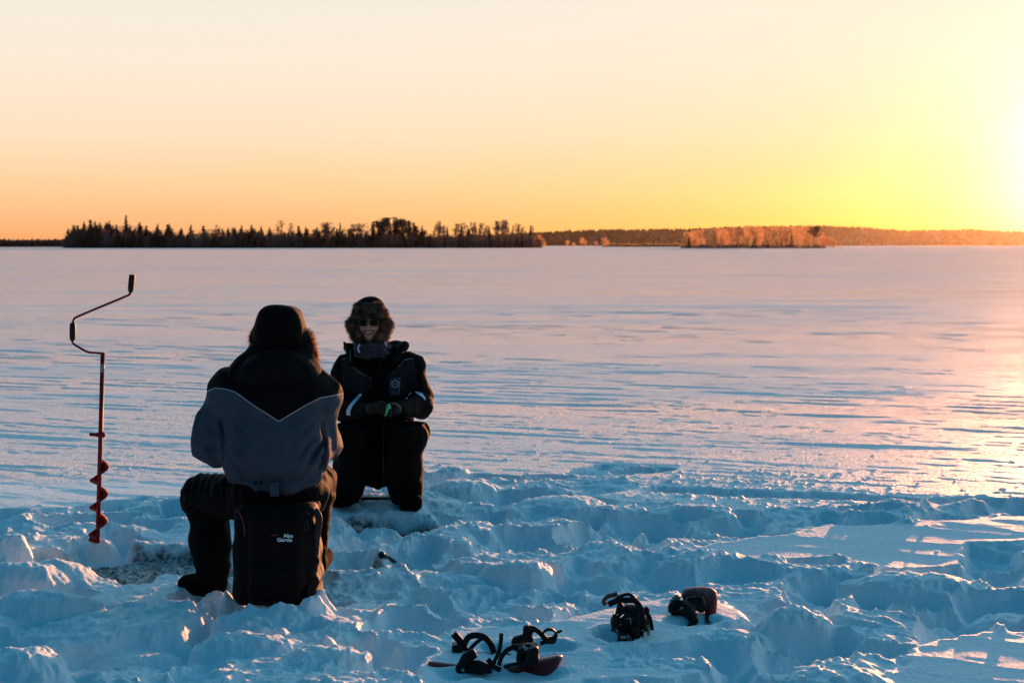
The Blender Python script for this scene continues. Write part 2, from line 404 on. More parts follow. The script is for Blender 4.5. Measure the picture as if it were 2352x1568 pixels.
# snow grains: every grain is a small facet of its own
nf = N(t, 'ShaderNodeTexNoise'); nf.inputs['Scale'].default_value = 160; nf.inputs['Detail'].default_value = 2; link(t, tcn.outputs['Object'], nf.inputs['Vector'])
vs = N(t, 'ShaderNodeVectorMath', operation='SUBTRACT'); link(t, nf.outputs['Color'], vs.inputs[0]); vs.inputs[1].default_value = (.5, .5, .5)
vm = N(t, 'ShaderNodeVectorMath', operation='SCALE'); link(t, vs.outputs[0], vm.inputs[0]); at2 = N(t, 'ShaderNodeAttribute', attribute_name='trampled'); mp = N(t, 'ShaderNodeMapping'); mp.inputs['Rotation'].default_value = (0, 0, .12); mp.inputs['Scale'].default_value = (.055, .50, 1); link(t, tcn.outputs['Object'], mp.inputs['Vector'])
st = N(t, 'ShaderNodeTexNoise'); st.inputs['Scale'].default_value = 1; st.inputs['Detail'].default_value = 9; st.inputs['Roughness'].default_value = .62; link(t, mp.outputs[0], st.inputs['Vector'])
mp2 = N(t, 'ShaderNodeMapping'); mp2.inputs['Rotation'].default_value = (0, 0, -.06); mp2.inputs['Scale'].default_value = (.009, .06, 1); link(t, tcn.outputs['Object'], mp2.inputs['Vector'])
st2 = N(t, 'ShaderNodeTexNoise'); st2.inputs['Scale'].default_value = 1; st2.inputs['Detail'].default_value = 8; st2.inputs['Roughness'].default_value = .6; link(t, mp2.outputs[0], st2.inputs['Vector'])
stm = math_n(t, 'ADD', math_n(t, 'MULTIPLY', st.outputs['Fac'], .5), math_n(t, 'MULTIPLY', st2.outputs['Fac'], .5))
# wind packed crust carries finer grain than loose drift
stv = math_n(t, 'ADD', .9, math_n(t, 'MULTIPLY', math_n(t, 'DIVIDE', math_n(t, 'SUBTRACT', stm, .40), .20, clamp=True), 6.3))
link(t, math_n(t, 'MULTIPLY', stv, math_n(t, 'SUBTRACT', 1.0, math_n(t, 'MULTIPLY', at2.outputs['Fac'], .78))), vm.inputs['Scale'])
# grain normals tilt more with distance, imitating forward-scattered sun on the far lake
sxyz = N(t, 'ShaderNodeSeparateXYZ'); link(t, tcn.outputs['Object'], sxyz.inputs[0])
far_scatter = math_n(t, 'ADD', .78, math_n(t, 'MULTIPLY', math_n(t, 'DIVIDE', math_n(t, 'SUBTRACT', sxyz.outputs[1], 8.0), 45.0, clamp=True), 1.0))
lk = vm.inputs['Scale'].links[0].from_socket; link(t, math_n(t, 'MULTIPLY', lk, far_scatter), vm.inputs['Scale'])
geo = N(t, 'ShaderNodeNewGeometry')
va = N(t, 'ShaderNodeVectorMath', operation='ADD'); 
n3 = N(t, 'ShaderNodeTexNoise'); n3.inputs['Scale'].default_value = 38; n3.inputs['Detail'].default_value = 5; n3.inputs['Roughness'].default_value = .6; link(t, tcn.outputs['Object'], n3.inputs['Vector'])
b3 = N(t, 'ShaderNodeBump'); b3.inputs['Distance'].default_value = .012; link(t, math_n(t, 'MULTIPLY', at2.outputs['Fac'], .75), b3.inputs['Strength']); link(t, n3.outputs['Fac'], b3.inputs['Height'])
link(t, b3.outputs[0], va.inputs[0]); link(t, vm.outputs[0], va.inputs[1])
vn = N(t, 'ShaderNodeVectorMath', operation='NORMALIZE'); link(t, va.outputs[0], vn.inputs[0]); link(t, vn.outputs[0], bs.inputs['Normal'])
snow_m.cycles.use_bump_map_correction = False
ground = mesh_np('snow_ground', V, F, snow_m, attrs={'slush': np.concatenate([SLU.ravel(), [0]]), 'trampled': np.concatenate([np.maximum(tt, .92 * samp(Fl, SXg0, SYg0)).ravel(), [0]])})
tag(ground, kind='structure')
del TH, RR, SXg, SYg, V, F, a, b, ii, jj
# ================================================================ FAR SHORES
def foliage_mat(name, colr, trans=.3, rough=.9):
    m = bpy.data.materials.new(name); m.use_nodes = True; t = m.node_tree; t.nodes.clear()
    d = N(t, 'ShaderNodeBsdfDiffuse'); tr = N(t, 'ShaderNodeBsdfTranslucent'); mx = N(t, 'ShaderNodeMixShader'); o = N(t, 'ShaderNodeOutputMaterial')
    oi = N(t, 'ShaderNodeObjectInfo'); tcn = N(t, 'ShaderNodeTexCoord')
    nz = N(t, 'ShaderNodeTexNoise'); nz.inputs['Scale'].default_value = 5; link(t, tcn.outputs['Object'], nz.inputs['Vector'])
    f = math_n(t, 'ADD', math_n(t, 'MULTIPLY', oi.outputs['Random'], .5), math_n(t, 'MULTIPLY', nz.outputs['Fac'], .5))
    c = ramp_n(t, f, [(.1, tuple(q * .55 for q in colr)), (.9, tuple(min(1, q * 1.45) for q in colr))])
    link(t, c, d.inputs[0]); link(t, c, tr.inputs[0]); mx.inputs[0].default_value = trans
    link(t, d.outputs[0], mx.inputs[1]); link(t, tr.outputs[0], mx.inputs[2]); link(t, mx.outputs[0], o.inputs[0])
    return m
M_spr = foliage_mat('spruce_needles', (.030, .030, .034), .25)
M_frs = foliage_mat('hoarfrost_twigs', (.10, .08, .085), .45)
M_bir = foliage_mat('sunlit_orange_twigs', (.60, .33, .15), .65)  # frosted twigs with the golden backlight put into their colour
M_hil = foliage_mat('ridge_forest', (.065, .020, .008), .4)
M_bark = mat('bark', (.06, .045, .04), .9)
tr_rng = np.random.default_rng(5)
def cards(c, size, n_dir=None, el=1.6):
    """small leaf shaped quads round the centres c (n,3)"""
    n = len(c); a = tr_rng.normal(size=(n, 3)); a /= np.linalg.norm(a, axis=1)[:, None]
    if n_dir is not None: a = a * .45 + n_dir; a /= np.linalg.norm(a, axis=1)[:, None]
    b = np.cross(a, tr_rng.normal(size=(n, 3))); b /= np.linalg.norm(b, axis=1)[:, None]
    s = (size * tr_rng.uniform(.6, 1.4, n))[:, None]
    v = np.stack([c - a * s * el, c + b * s * .5, c + a * s * el, c - b * s * .5], 1).reshape(-1, 3)
    return v, np.arange(4 * n).reshape(-1, 4)
def lathe(prof, seg=7):
    pts = []; fs = []
    for r, z in prof:
        for k in range(seg): q = 2 * math.pi * k / seg; pts.append((r * math.cos(q), r * math.sin(q), z))
    for i in range(len(prof) - 1):
        for k in range(seg): fs.append((i * seg + k, i * seg + (k + 1) % seg, (i + 1) * seg + (k + 1) % seg, (i + 1) * seg + k))
    return pts, fs
def spruce_me(w, seedshift, sparse=1.0):
    n = int(620 * sparse); z = 1 - tr_rng.random(n) ** .62 * .94; q = tr_rng.random(n) * 2 * math.pi
    lay = .5 + .5 * np.abs(np.sin(z * 34 + seedshift + np.sin(q * 3 + seedshift)))
    r = (1.02 - z) * w * lay * tr_rng.uniform(.25, 1, n) ** .5
    c = np.stack([r * np.cos(q), r * np.sin(q), z - r * .25], 1)
    d = np.stack([np.cos(q), np.sin(q), -.35 * np.ones(n)], 1)
    return cards(c, .03 * np.ones(n), d)
def round_me(w, z0, n, size=.02, clump=9, top=.5):
    k = tr_rng.normal(size=(clump, 3)) * .45; k[:, 2] = tr_rng.uniform(-.8, .85, clump)
    idx = tr_rng.integers(0, clump, n)
    p = k[idx] + tr_rng.normal(size=(n, 3)) * .30
    zc = (z0 + 1) / 2; h = (1 - z0) / 2
    c = np.stack([p[:, 0] * w, p[:, 1] * w, np.clip(zc + p[:, 2] * h, z0 * .8, 1.0)], 1)
    d = c - np.array([0, 0, z0]); d /= np.linalg.norm(d, axis=1)[:, None] + 1e-6
    return cards(c, size * np.ones(n), d)
protos = {}
def proto(key, crown, cm, trunk_r, th):
    e = empty(key[0], (0, 0, 0))
    tp, tf = lathe([(trunk_r, -.02), (trunk_r * .7, th * .5), (trunk_r * .15, th)], 6)
    tk = mesh_np('trunk', tp, tf, M_bark, e); cr = mesh_np('crown', crown[0], crown[1], cm, e, smooth=False)
    protos[key] = (e, tk, cr, [False])
for s_ in range(3):
    proto(('spruce_tree', s_), spruce_me(.17 + .03 * s_, s_ * 2.1, 1 - .15 * s_), M_spr, .014, .97)
    proto(('frosted_tree', s_), round_me(.17 + .03 * s_, .18, 560, .022), M_frs, .012, .9)
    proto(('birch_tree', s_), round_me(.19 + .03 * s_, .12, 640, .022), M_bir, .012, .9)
    proto(('pine_tree', s_), round_me(.17 + .04 * s_, .45, 420, .03, 6), M_spr, .014, .92)
    proto(('tall_birch_tree', s_), round_me(.075 + .015 * s_, .35, 260, .018), M_frs, .008, .95)
nt_made = {}
def place_tree(kind, u, v_top, d, label, group, wide=1.0, v_base=None):
    k = random.randrange(3); e, tk, cr, used = protos[(kind, k)]
    if used[0]:
        r = e.copy(); col.objects.link(r)
        for ch in (tk, cr):
            c = ch.copy(); col.objects.link(c); c.parent = r
    else: r = e; used[0] = True
    top = P(u, v_top, d); h = top[2] + .3
    r.location = (top[0], d, -.3); r.scale = (h * wide, h * wide, h); r.rotation_euler = (0, 0, random.uniform(0, 6.28))
    tag(r, label, kind.replace('_', ' ').replace('tall ', '').replace('frosted tree', 'tree'), group); nt_made[kind] = nt_made.get(kind, 0) + 1
    return r
LS = 'dark spruce standing in the wood along the left shore'; GS = 'spruces of the left shore wood'
LF = 'dull grey frosted tree in the wood along the left shore'; GF = 'frosted trees of the left shore wood'
LP = 'dark round topped pine in the clump at the middle of the shore wood'; GP = 'pines of the middle clump'
LT = 'slender see through birch rising above the right end of the shore wood'; GT = 'slender birches at the right end of the wood'
LB = 'golden lit frosted birch on the small island right of centre'; GB = 'birches on the small island'
X6 = lambda x: 110.25 + .2734 * x
Y6 = lambda y: 477.75 + .2734 * y
X7 = lambda x: 716.6 + .2734 * x
X8 = lambda x: 1286.25 + .4531 * x
Y8 = lambda y: 477.75 + .4531 * y
for x, y in [(150, 230), (170, 170), (210, 140), (250, 145), (300, 115), (355, 100), (395, 110), (435, 120), (490, 120), (515, 112), (575, 140), (770, 120), (825, 150), (920, 135), (1005, 138), (1020, 133), (1120, 165),
             (1200, 140), (1305, 150), (1515, 165), (1570, 160), (1625, 145), (1710, 140), (1790, 150), (1860, 160), (2105, 150), (2165, 155), (2260, 165)]:
    place_tree('spruce_tree', X6(x), Y6(y), random.uniform(770, 800), LS, GS, random.uniform(1.2, 1.7))
place_tree('spruce_tree', X6(655), Y6(62), 790, 'tallest spruce, towering alone above the left part of the shore wood', None, .85)
place_tree('frosted_tree', X6(665), Y6(130), 795, 'broad brown tree behind the foot of the tallest spruce', None, 1.2)
for x, y in [(1425, 145), (1945, 110), (2035, 130), (2330, 150)]: place_tree('tall_birch_tree', X6(x), Y6(y), 790, 'thin orange lit birch poking above the left half of the shore wood', 'thin birches above the left wood', 1.3)
for x, y in [(40, 165), (235, 122), (925, 140), (1135, 150), (1255, 120), (1310, 165), (1325, 175), (1490, 150), (1835, 145)]:
    place_tree('spruce_tree', X7(x), Y6(y), random.uniform(775, 800), 'dark spruce among the frosted trees near the right end of the shore wood', 'spruces of the right part of the wood', .8)
for x, y in [(110, 130), (145, 125), (330, 140), (400, 133)]: place_tree('tall_birch_tree', X7(x), Y6(y), 790, 'orange tinged birch crown left of the pine clump', 'birches left of the pine clump', 2.6)
for x, y in [(520, 120), (560, 112), (600, 95), (640, 90), (695, 85), (730, 95), (770, 100), (810, 112), (850, 130), (575, 150), (660, 140), (750, 150), (880, 160), (940, 190)]:
    place_tree('pine_tree', X7(x), Y6(y), random.uniform(760, 790), LP, GP, random.uniform(.65, .95))
for x, y in [(1030, 160), (1080, 115), (1065, 140), (1105, 150), (1205, 135), (1225, 138), (1270, 128), (1310, 150), (1350, 122), (1370, 125), (1415, 135), (1440, 130), (1470, 150), (1545, 115), (1560, 112), (1598, 105), (1615, 104), (1640, 120),
             (1690, 150), (1725, 135), (1745, 140), (1780, 160), (1850, 155)]:
    place_tree('tall_birch_tree', X7(x), Y6(y), random.uniform(770, 800), LT, GT, random.uniform(1.0, 1.5))
# lower trees that fill the wood
u = 146.0
while u < 985:
    for row in range(2):
        k = 'spruce_tree' if random.random() < .5 else 'frosted_tree'
        edge = sst(140, 170, u) * .9 + .1
        lift = 1.0 if u < 330 else .82
        vt = 568 - (random.uniform(39, 54) if row else random.uniform(30, 44)) * edge * lift
        if k == 'frosted_tree': vt += 3
        place_tree(k, u + random.uniform(-3, 3), vt, 800 if row else random.uniform(750, 765), LS if k == 'spruce_tree' else LF, GS if k == 'spruce_tree' else GF, random.uniform(1.5, 2.2))
    u += 6.6
while u < 1240:
    for row in range(2):
        k = 'frosted_tree' if random.random() < .75 else 'spruce_tree'
        vt = 568 - (random.uniform(27, 33) if row else random.uniform(22, 29))
        place_tree(k, u + random.uniform(-3, 3), vt, 800 if row else random.uniform(750, 765), 'brown frosted tree in the low right end of the shore wood' if k == 'frosted_tree' else 'dark spruce among the frosted trees near the right end of the shore wood',
                   'low trees at the right end of the wood' if k == 'frosted_tree' else 'spruces of the right part of the wood', random.uniform(.9, 1.3))
    u += 7.0
for u_, v_ in ((1238, 540), (1246, 548), (1251, 556)): place_tree('birch_tree', u_, v_, 770, 'low orange lit birch closing the right tip of the shore wood', 'birches at the right tip of the wood', 1.2)
# small island right of centre
for x, y in [(632, 150), (650, 125), (668, 128), (690, 115), (715, 118), (745, 110), (770, 105), (800, 112), (835, 108), (870, 98), (900, 106), (930, 102), (960, 92), (990, 100), (1020, 96), (1060, 96), (1090, 102), (1120, 98), (1150, 95), (1175, 100),
             (1205, 98), (1240, 94), (1262, 104), (1320, 128), (640, 160), (700, 150), (760, 150), (820, 145), (880, 150), (945, 145), (1010, 150), (1080, 145), (1140, 150), (1200, 145), (1250, 150)]:
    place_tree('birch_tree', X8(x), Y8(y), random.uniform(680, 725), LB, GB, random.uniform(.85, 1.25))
place_tree('pine_tree', X8(1285), Y8(98), 685, 'single dark pine near the right end of the small island', None, 1.5)
place_tree('spruce_tree', X8(655), Y8(140), 682, 'small dark spruce at the left tip of the small island', None, 1.1)
place_tree('spruce_tree', X8(1175), Y8(100), 690, 'dark spruce in the right half of the small island', None, .6)
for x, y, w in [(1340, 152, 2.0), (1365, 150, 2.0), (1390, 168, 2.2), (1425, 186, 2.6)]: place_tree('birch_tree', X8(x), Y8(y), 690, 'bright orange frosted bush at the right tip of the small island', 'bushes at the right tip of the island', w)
for x, y in [(40, 168), (70, 178), (115, 155), (130, 170), (185, 172), (222, 155), (238, 168)]: place_tree('birch_tree', X8(x), Y8(y) - 1.5, 1150, 'small pale frosted bush on the ice between wood and island', 'bushes between wood and island', 1.5)
print('trees', nt_made)
# unused prototypes would stay at the origin
for k, (e, a_, b_, used) in protos.items():
    if not used[0]:
        for o in (a_, b_, e): bpy.data.objects.remove(o)
def undergrowth(u0, u1, d, v, n, m, depth=30, name='undergrowth', size=.9):
    x0 = P(u0, 560, d)[0]; x1 = P(u1, 560, d)[0]; h = P(u0, v, d)[2]
    x = tr_rng.uniform(x0, x1, n); y = d + tr_rng.uniform(0, depth, n); z = tr_rng.random(n) ** 1.3 * h * (.7 + .5 * pn2(x * .12, y * 0, 61))
    vv, ff = cards(np.stack([x, y, z], 1), size * np.ones(n), None)
    o = mesh_np(name, vv, ff, m, smooth=False); tag(o, kind='stuff'); return o
undergrowth(146, 1000, 762, 547, 9000, M_spr, 40, 'undergrowth')
undergrowth(1000, 1245, 762, 546, 3500, M_frs, 40, 'undergrowth')
undergrowth(1574, 1905, 690, 562, 900, M_frs, 25, 'island_undergrowth')
undergrowth(1385, 1575, 1200, 559.5, 1500, M_bir, 10, 'reeds', 1.0)
undergrowth(-400, 150, 1100, 549, 8000, M_spr, 60, 'far_left_wood', 1.5)
# forested ridge
rx = np.linspace(-3800, 3800, 500)
pu = [-600, 900, 1180, 1286, 1377, 1567, 1676, 1853, 1966, 2057, 2102, 2215, 2260, 2352, 2600, 3400, 4500]
pvv = [556, 548, 536, 531, 527, 525.5, 521, 517.5, 521.5, 529, 529, 526, 529.5, 532, 536, 545, 552]
RD = 3300
top = np.array([P(u_, v_, RD)[2] for u_, v_ in zip(pu, pvv)]); xs_ = np.array([P(u_, 540, RD)[0] for u_ in pu])
def ridge_h(x, y):
    hh = np.interp(x, xs_, top) - 5.0
    return -2 + (np.maximum(hh, 0) + 2) * sst(2750, RD, y) * (1 - .8 * sst(RD + 50, RD + 900, y))
ry = np.concatenate([np.linspace(2740, RD, 26), np.linspace(RD + 60, RD + 950, 12)])
A_, B_ = np.meshgrid(rx, ry, indexing='ij'); Z_ = ridge_h(A_, B_) + 1.0 * pn2(A_ * .01, B_ * .01, 62) * sst(2760, 2900, B_)
i_, j_ = np.meshgrid(np.arange(len(rx) - 1), np.arange(len(ry) - 1), indexing='ij'); q_ = i_ * len(ry) + j_
hill = mesh_np('hills', np.stack([A_, B_, Z_], -1).reshape(-1, 3), np.stack([q_, q_ + len(ry), q_ + len(ry) + 1, q_ + 1], -1).reshape(-1, 4), mat('hill_floor', (.03, .02, .02), 1))
tag(hill, kind='structure')
n = 26000
x = tr_rng.uniform(-3700, 3700, n); y = 2765 + (RD - 2755) * tr_rng.random(n) ** .8; keep = ridge_h(x, y) > -1.9; x = x[keep]; y = y[keep]; z = ridge_h(x, y) - .5; n = len(x)
hgt = tr_rng.uniform(4.5, 8.5, n) * (1 + .35 * (tr_rng.random(n) < .04)); w = tr_rng.uniform(2.5, 4.2, n)
an = tr_rng.random(n) * 6.28
vs_ = [np.stack([x + w * np.cos(an + q), y + w * np.sin(an + q), z + hgt * tr_rng.uniform(0, .25, n)], 1) for q in (0, 2.09, 4.19)] + [np.stack([x, y, z + hgt], 1)]
V_ = np.stack(vs_, 1).reshape(-1, 3); b_ = np.arange(n) * 4
F_ = np.concatenate([np.stack([b_, b_ + 1, b_ + 3], 1), np.stack([b_ + 1, b_ + 2, b_ + 3], 1), np.stack([b_ + 2, b_, b_ + 3], 1)])
fr = mesh_np('ridge_forest', V_, F_, M_hil, smooth=False); tag(fr, kind='stuff')
# ================================================================ SIGNED DISTANCE MODELLING
def surface_nets(fn, lo, hi, h):
    lo = np.array(lo, np.float32); hi = np.array(hi, np.float32)
    n = np.ceil((hi - lo) / h).astype(int) + 1
    ax = [lo[k] + h * np.arange(n[k], dtype=np.float32) for k in range(3)]
    X, Y, Z = np.meshgrid(*ax, indexing='ij')
    f = fn(X, Y, Z); del X, Y, Z
    ins = f < 0
    c = np.zeros(tuple(n - 1), np.int8)
    offs = [(a, b, d) for a in (0, 1) for b in (0, 1) for d in (0, 1)]
    for a, b, d in offs: c += ins[a:n[0] - 1 + a, b:n[1] - 1 + b, d:n[2] - 1 + d]
    act = np.argwhere((c > 0) & (c < 8))
    idx = np.full(tuple(n - 1), -1, np.int32); idx[act[:, 0], act[:, 1], act[:, 2]] = np.arange(len(act))
    val = np.stack([f[act[:, 0] + a, act[:, 1] + b, act[:, 2] + d] for a, b, d in offs], 1)
    corner = np.array(offs, np.float32)
    sm = np.zeros((len(act), 3), np.float32); ct = np.zeros(len(act), np.float32)
    for i in range(8):
        for j in range(i + 1, 8):
            if np.abs(corner[i] - corner[j]).sum() != 1: continue
            m = (val[:, i] < 0) != (val[:, j] < 0)
            t_ = np.where(m, val[:, i] / np.where(m, val[:, i] - val[:, j], 1), 0)[:, None]
            sm += np.where(m[:, None], corner[i] + (corner[j] - corner[i]) * t_, 0); ct += m
    V = lo + (act + sm / ct[:, None]) * h
    Q = []
    for a in range(3):
        b, d = (a + 1) % 3, (a + 2) % 3
        sl0 = [slice(None)] * 3; sl1 = [slice(None)] * 3
        sl0[a] = slice(0, -1); sl1[a] = slice(1, None)
        for s_ in (sl0, sl1): s_[b] = slice(1, -1); s_[d] = slice(1, -1)
        u0, u1 = ins[tuple(sl0)], ins[tuple(sl1)]
        e = np.argwhere(u0 != u1)
        if not len(e): continue
        fl = u0[e[:, 0], e[:, 1], e[:, 2]]
        e = e.copy(); e[:, b] += 1; e[:, d] += 1
        def cc(db, dd):
            g = e.copy(); g[:, b] += db; g[:, d] += dd
            return idx[g[:, 0], g[:, 1], g[:, 2]]
        q = np.stack([cc(-1, -1), cc(0, -1), cc(0, 0), cc(-1, 0)], 1)
        q[~fl] = q[~fl][:, ::-1]
        Q.append(q)
    Q = np.concatenate(Q); Q = Q[(Q >= 0).all(1)]
    return V, Q
def smin(a, b, k):
    h_ = np.clip(.5 + .5 * (b - a) / k, 0, 1)
    return b + (a - b) * h_ - k * h_ * (1 - h_)
def smax(a, b, k): return -smin(-a, -b, k)
class S:
    """collects primitives, evaluates a blended distance"""
    def __init__(s): s.p = []
    def add(s, fn, k=.03, op='u'): s.p.append((fn, k, op)); return s
    def cap(s, a, b, ra, rb, k=.03, op='u', sx=1.0):
        a = np.array(a, np.float32); b = np.array(b, np.float32); ab = b - a; L = float(ab @ ab) + 1e-9
        def f(X, Y, Z):
            px, py, pz = X - a[0], Y - a[1], Z - a[2]
            t_ = np.clip((px * ab[0] + py * ab[1] + pz * ab[2]) / L, 0, 1)
            return np.sqrt((px - ab[0] * t_) ** 2 + (py - ab[1] * t_) ** 2 + (pz - ab[2] * t_) ** 2) - (ra + (rb - ra) * t_)
        return s.add(f, k, op)
    def ell(s, c, r, k=.03, op='u', rot=None):
        c = np.array(c, np.float32); r = np.array(r, np.float32); M = None if rot is None else np.array(rot.to_3x3().inverted(), np.float32)
        def f(X, Y, Z):
            x, y, z = X - c[0], Y - c[1], Z - c[2]
            if M is not None: x, y, z = M[0, 0]*x + M[0, 1]*y + M[0, 2]*z, M[1, 0]*x + M[1, 1]*y + M[1, 2]*z, M[2, 0]*x + M[2, 1]*y + M[2, 2]*z
            k0 = np.sqrt((x / r[0]) ** 2 + (y / r[1]) ** 2 + (z / r[2]) ** 2); k1 = np.sqrt((x / r[0] ** 2) ** 2 + (y / r[1] ** 2) ** 2 + (z / r[2] ** 2) ** 2) + 1e-6
            return k0 * (k0 - 1) / k1
        return s.add(f, k, op)
    def box(s, c, hs, rd, k=.03, op='u', rot=None, taper=0.):
        c = np.array(c, np.float32); hs = np.array(hs, np.float32); M = None if rot is None else np.array(rot.to_3x3().inverted(), np.float32)
        def f(X, Y, Z):
            x, y, z = X - c[0], Y - c[1], Z - c[2]
            if M is not None: x, y, z = M[0, 0]*x + M[0, 1]*y + M[0, 2]*z, M[1, 0]*x + M[1, 1]*y + M[1, 2]*z, M[2, 0]*x + M[2, 1]*y + M[2, 2]*z
            g = 1 + taper * z / hs[2]
            qx = np.abs(x) - (hs[0] - rd) * g; qy = np.abs(y) - (hs[1] - rd) * g; qz = np.abs(z) - (hs[2] - rd)
            return np.sqrt(np.maximum(qx, 0) ** 2 + np.maximum(qy, 0) ** 2 + np.maximum(qz, 0) ** 2) + np.minimum(np.maximum(qx, np.maximum(qy, qz)), 0) - rd
        return s.add(f, k, op)
    def __call__(s, X, Y, Z):
        d = None
        for fn, k, op in s.p:
            v = fn(X, Y, Z)
            if d is None: d = v
            elif op == 'u': d = smin(d, v, k)
            elif op == 's': d = smax(d, -v, k)
            elif op == 'i': d = smax(d, v, k)
            elif op == '+': d = d + v
        return d
def folds(amp, fx, fy, fz, seed=0, sharp=True):
    def f(X, Y, Z):
        w = .35 * vn3(X * fx * .5, Y * fy * .5, Z * fz * .5, seed + 5)
        v = vn3(X * fx + w, Y * fy + w, Z * fz + w, seed)
        return amp * ((np.abs(v) * 2 - .6) if sharp else v)
    return f
def sdf_obj(name, s, lo, hi, h, m, parent, attrs=None):
    V, Q = surface_nets(s, lo, hi, h)
    at_ = {k: fn(V[:, 0], V[:, 1], V[:, 2]) for k, fn in (attrs or {}).items()}
    o = mesh_np(name, V, Q, m, parent, attrs=at_)
    if parent is not None: o.matrix_parent_inverse = Matrix.Translation(-Vector(parent.location))
    return o
def child(o, parent):
    o.parent = parent; o.matrix_parent_inverse = Matrix.Translation(-Vector(parent.location)); return o
def cpoly(px, d): return [P(u, v, d) for u, v in px]
def seg_dist(x, z, pts):
    """signed distance to an open polyline in the x,z plane; positive above"""
    best = np.full(x.shape, 9e9); 
    for (x0, z0), (x1, z1) in zip(pts[:-1], pts[1:]):
        ex, ez = x1 - x0, z1 - z0; L = ex * ex + ez * ez
        t_ = np.clip(((x - x0) * ex + (z - z0) * ez) / L, 0, 1)
        best = np.minimum(best, np.hypot(x - x0 - ex * t_, z - z0 - ez * t_))
    zi = np.interp(x, [p[0] for p in pts], [p[1] for p in pts])
    return np.where(z > zi, best, -best)
def poly_in(x, z, pts):
    """signed distance to a closed polygon in x,z; negative inside"""
    best = np.full(x.shape, 9e9); ins = np.zeros(x.shape, bool)
    for (x0, z0), (x1, z1) in zip(pts, pts[1:] + pts[:1]):
        ex, ez = x1 - x0, z1 - z0; L = ex * ex + ez * ez + 1e-12
        t_ = np.clip(((x - x0) * ex + (z - z0) * ez) / L, 0, 1)
        best = np.minimum(best, np.hypot(x - x0 - ex * t_, z - z0 - ez * t_))
        if abs(ez) > 1e-9:
            c_ = (z0 > z) != (z1 > z); ins ^= c_ & (x < ex * (z - z0) / ez + x0)
    return np.where(ins, -best, best)
def tube(name, pts, r, m, parent, seg=10, closed=False, flat=None, caps=True):
    """swept tube through points; r a number or a list; flat=(w,t) gives a strap section"""
    pts = [Vector(p) for p in pts]; n = len(pts); V = []; F_ = []
    rr = r if isinstance(r, (list, tuple)) else [r] * n
    prev = None
    for i, p in enumerate(pts):
        if closed: tg = pts[(i + 1) % n] - pts[i - 1]
        else: tg = pts[min(i + 1, n - 1)] - pts[max(i - 1, 0)]
        tg.normalize()
        if prev is None:
            up = Vector((0, 0, 1)) if abs(tg.z) < .9 else Vector((1, 0, 0)); a_ = tg.cross(up).normalized()
        else: a_ = (prev - tg * prev.dot(tg)).normalized()
        b_ = tg.cross(a_).normalized(); prev = a_
        if flat: a_, b_ = a_ * .42 + b_ * .91, b_ * .42 - a_ * .91
        for k in range(seg):
            q = 2 * math.pi * k / seg; ca, sa = math.cos(q), math.sin(q)
            if flat: V.append(p + a_ * (math.copysign(abs(ca) ** .5, ca) * flat[0] * rr[i]) + b_ * (math.copysign(abs(sa) ** .5, sa) * flat[1] * rr[i]))
            else: V.append(p + a_ * ca * rr[i] + b_ * sa * rr[i])
    for i in range(n if closed else n - 1):
        j = (i + 1) % n
        for k in range(seg): F_.append((i * seg + k, i * seg + (k + 1) % seg, j * seg + (k + 1) % seg, j * seg + k))
    V = [tuple(v) for v in V]
    if caps and not closed:
        V.append(tuple(pts[0])); V.append(tuple(pts[-1])); c0, c1 = len(V) - 2, len(V) - 1
        for k in range(0, seg, 2):
            F_.append((c0, (k + 2) % seg, k + 1, k)); F_.append((c1, (n - 1) * seg + k, (n - 1) * seg + k + 1, (n - 1) * seg + (k + 2) % seg))
    o = mesh_np(name, V, F_, m, None)
    if parent is not None: child(o, parent)
    return o
def curve_pts(pts, sub=6):
    """Catmull-Rom through points"""
    P_ = [np.array(p, float) for p in pts]; P_ = [2 * P_[0] - P_[1]] + P_ + [2 * P_[-1] - P_[-2]]; out = []
    for i in range(1, len(P_) - 2):
        for k in range(sub):
            t_ = k / sub; a, b, c, d = P_[i - 1:i + 3]
            out.append(.5 * ((2 * b) + (-a + c) * t_ + (2 * a - 5 * b + 4 * c - d) * t_ ** 2 + (-a + 3 * b - 3 * c + d) * t_ ** 3))
    out.append(P_[-2]); return [tuple(p) for p in out]
def fur(name, V, Nn, n, L, w, m, parent, droop=.3, jit=.55, seed=1):
    """hair tufts on a surface: V, Nn points and normals to grow from"""
    g = np.random.default_rng(seed); i = g.integers(0, len(V), n); p = V[i]; nn = Nn[i] + g.normal(size=(n, 3)) * jit
    nn[:, 2] -= droop; nn /= np.linalg.norm(nn, axis=1)[:, None]
    l = L * g.uniform(.5, 1.2, n)[:, None]
    s_ = np.cross(nn, g.normal(size=(n, 3))); s_ /= np.linalg.norm(s_, axis=1)[:, None]
    tip = p + nn * l + np.array([0, 0, -1.]) * l * droop * .5
    mid = p + nn * l * .55
    v = np.stack([p - s_ * w, p + s_ * w, mid + s_ * w * .8, mid - s_ * w * .8, tip - s_ * w * .15, tip + s_ * w * .15], 1).reshape(-1, 3)
    b = np.arange(n) * 6
    f = np.concatenate([np.stack([b, b + 1, b + 2, b + 3], 1), np.stack([b + 3, b + 2, b + 5, b + 4], 1)])
    o = mesh_np(name, v, f, m, None)
    return child(o, parent)
def vnorm(V, Q):
    n = np.cross(V[Q[:, 2]] - V[Q[:, 0]], V[Q[:, 3]] - V[Q[:, 1]]); N_ = np.zeros_like(V)
    for k in range(4): np.add.at(N_, Q[:, k], n)
    return N_ / (np.linalg.norm(N_, axis=1)[:, None] + 1e-9)
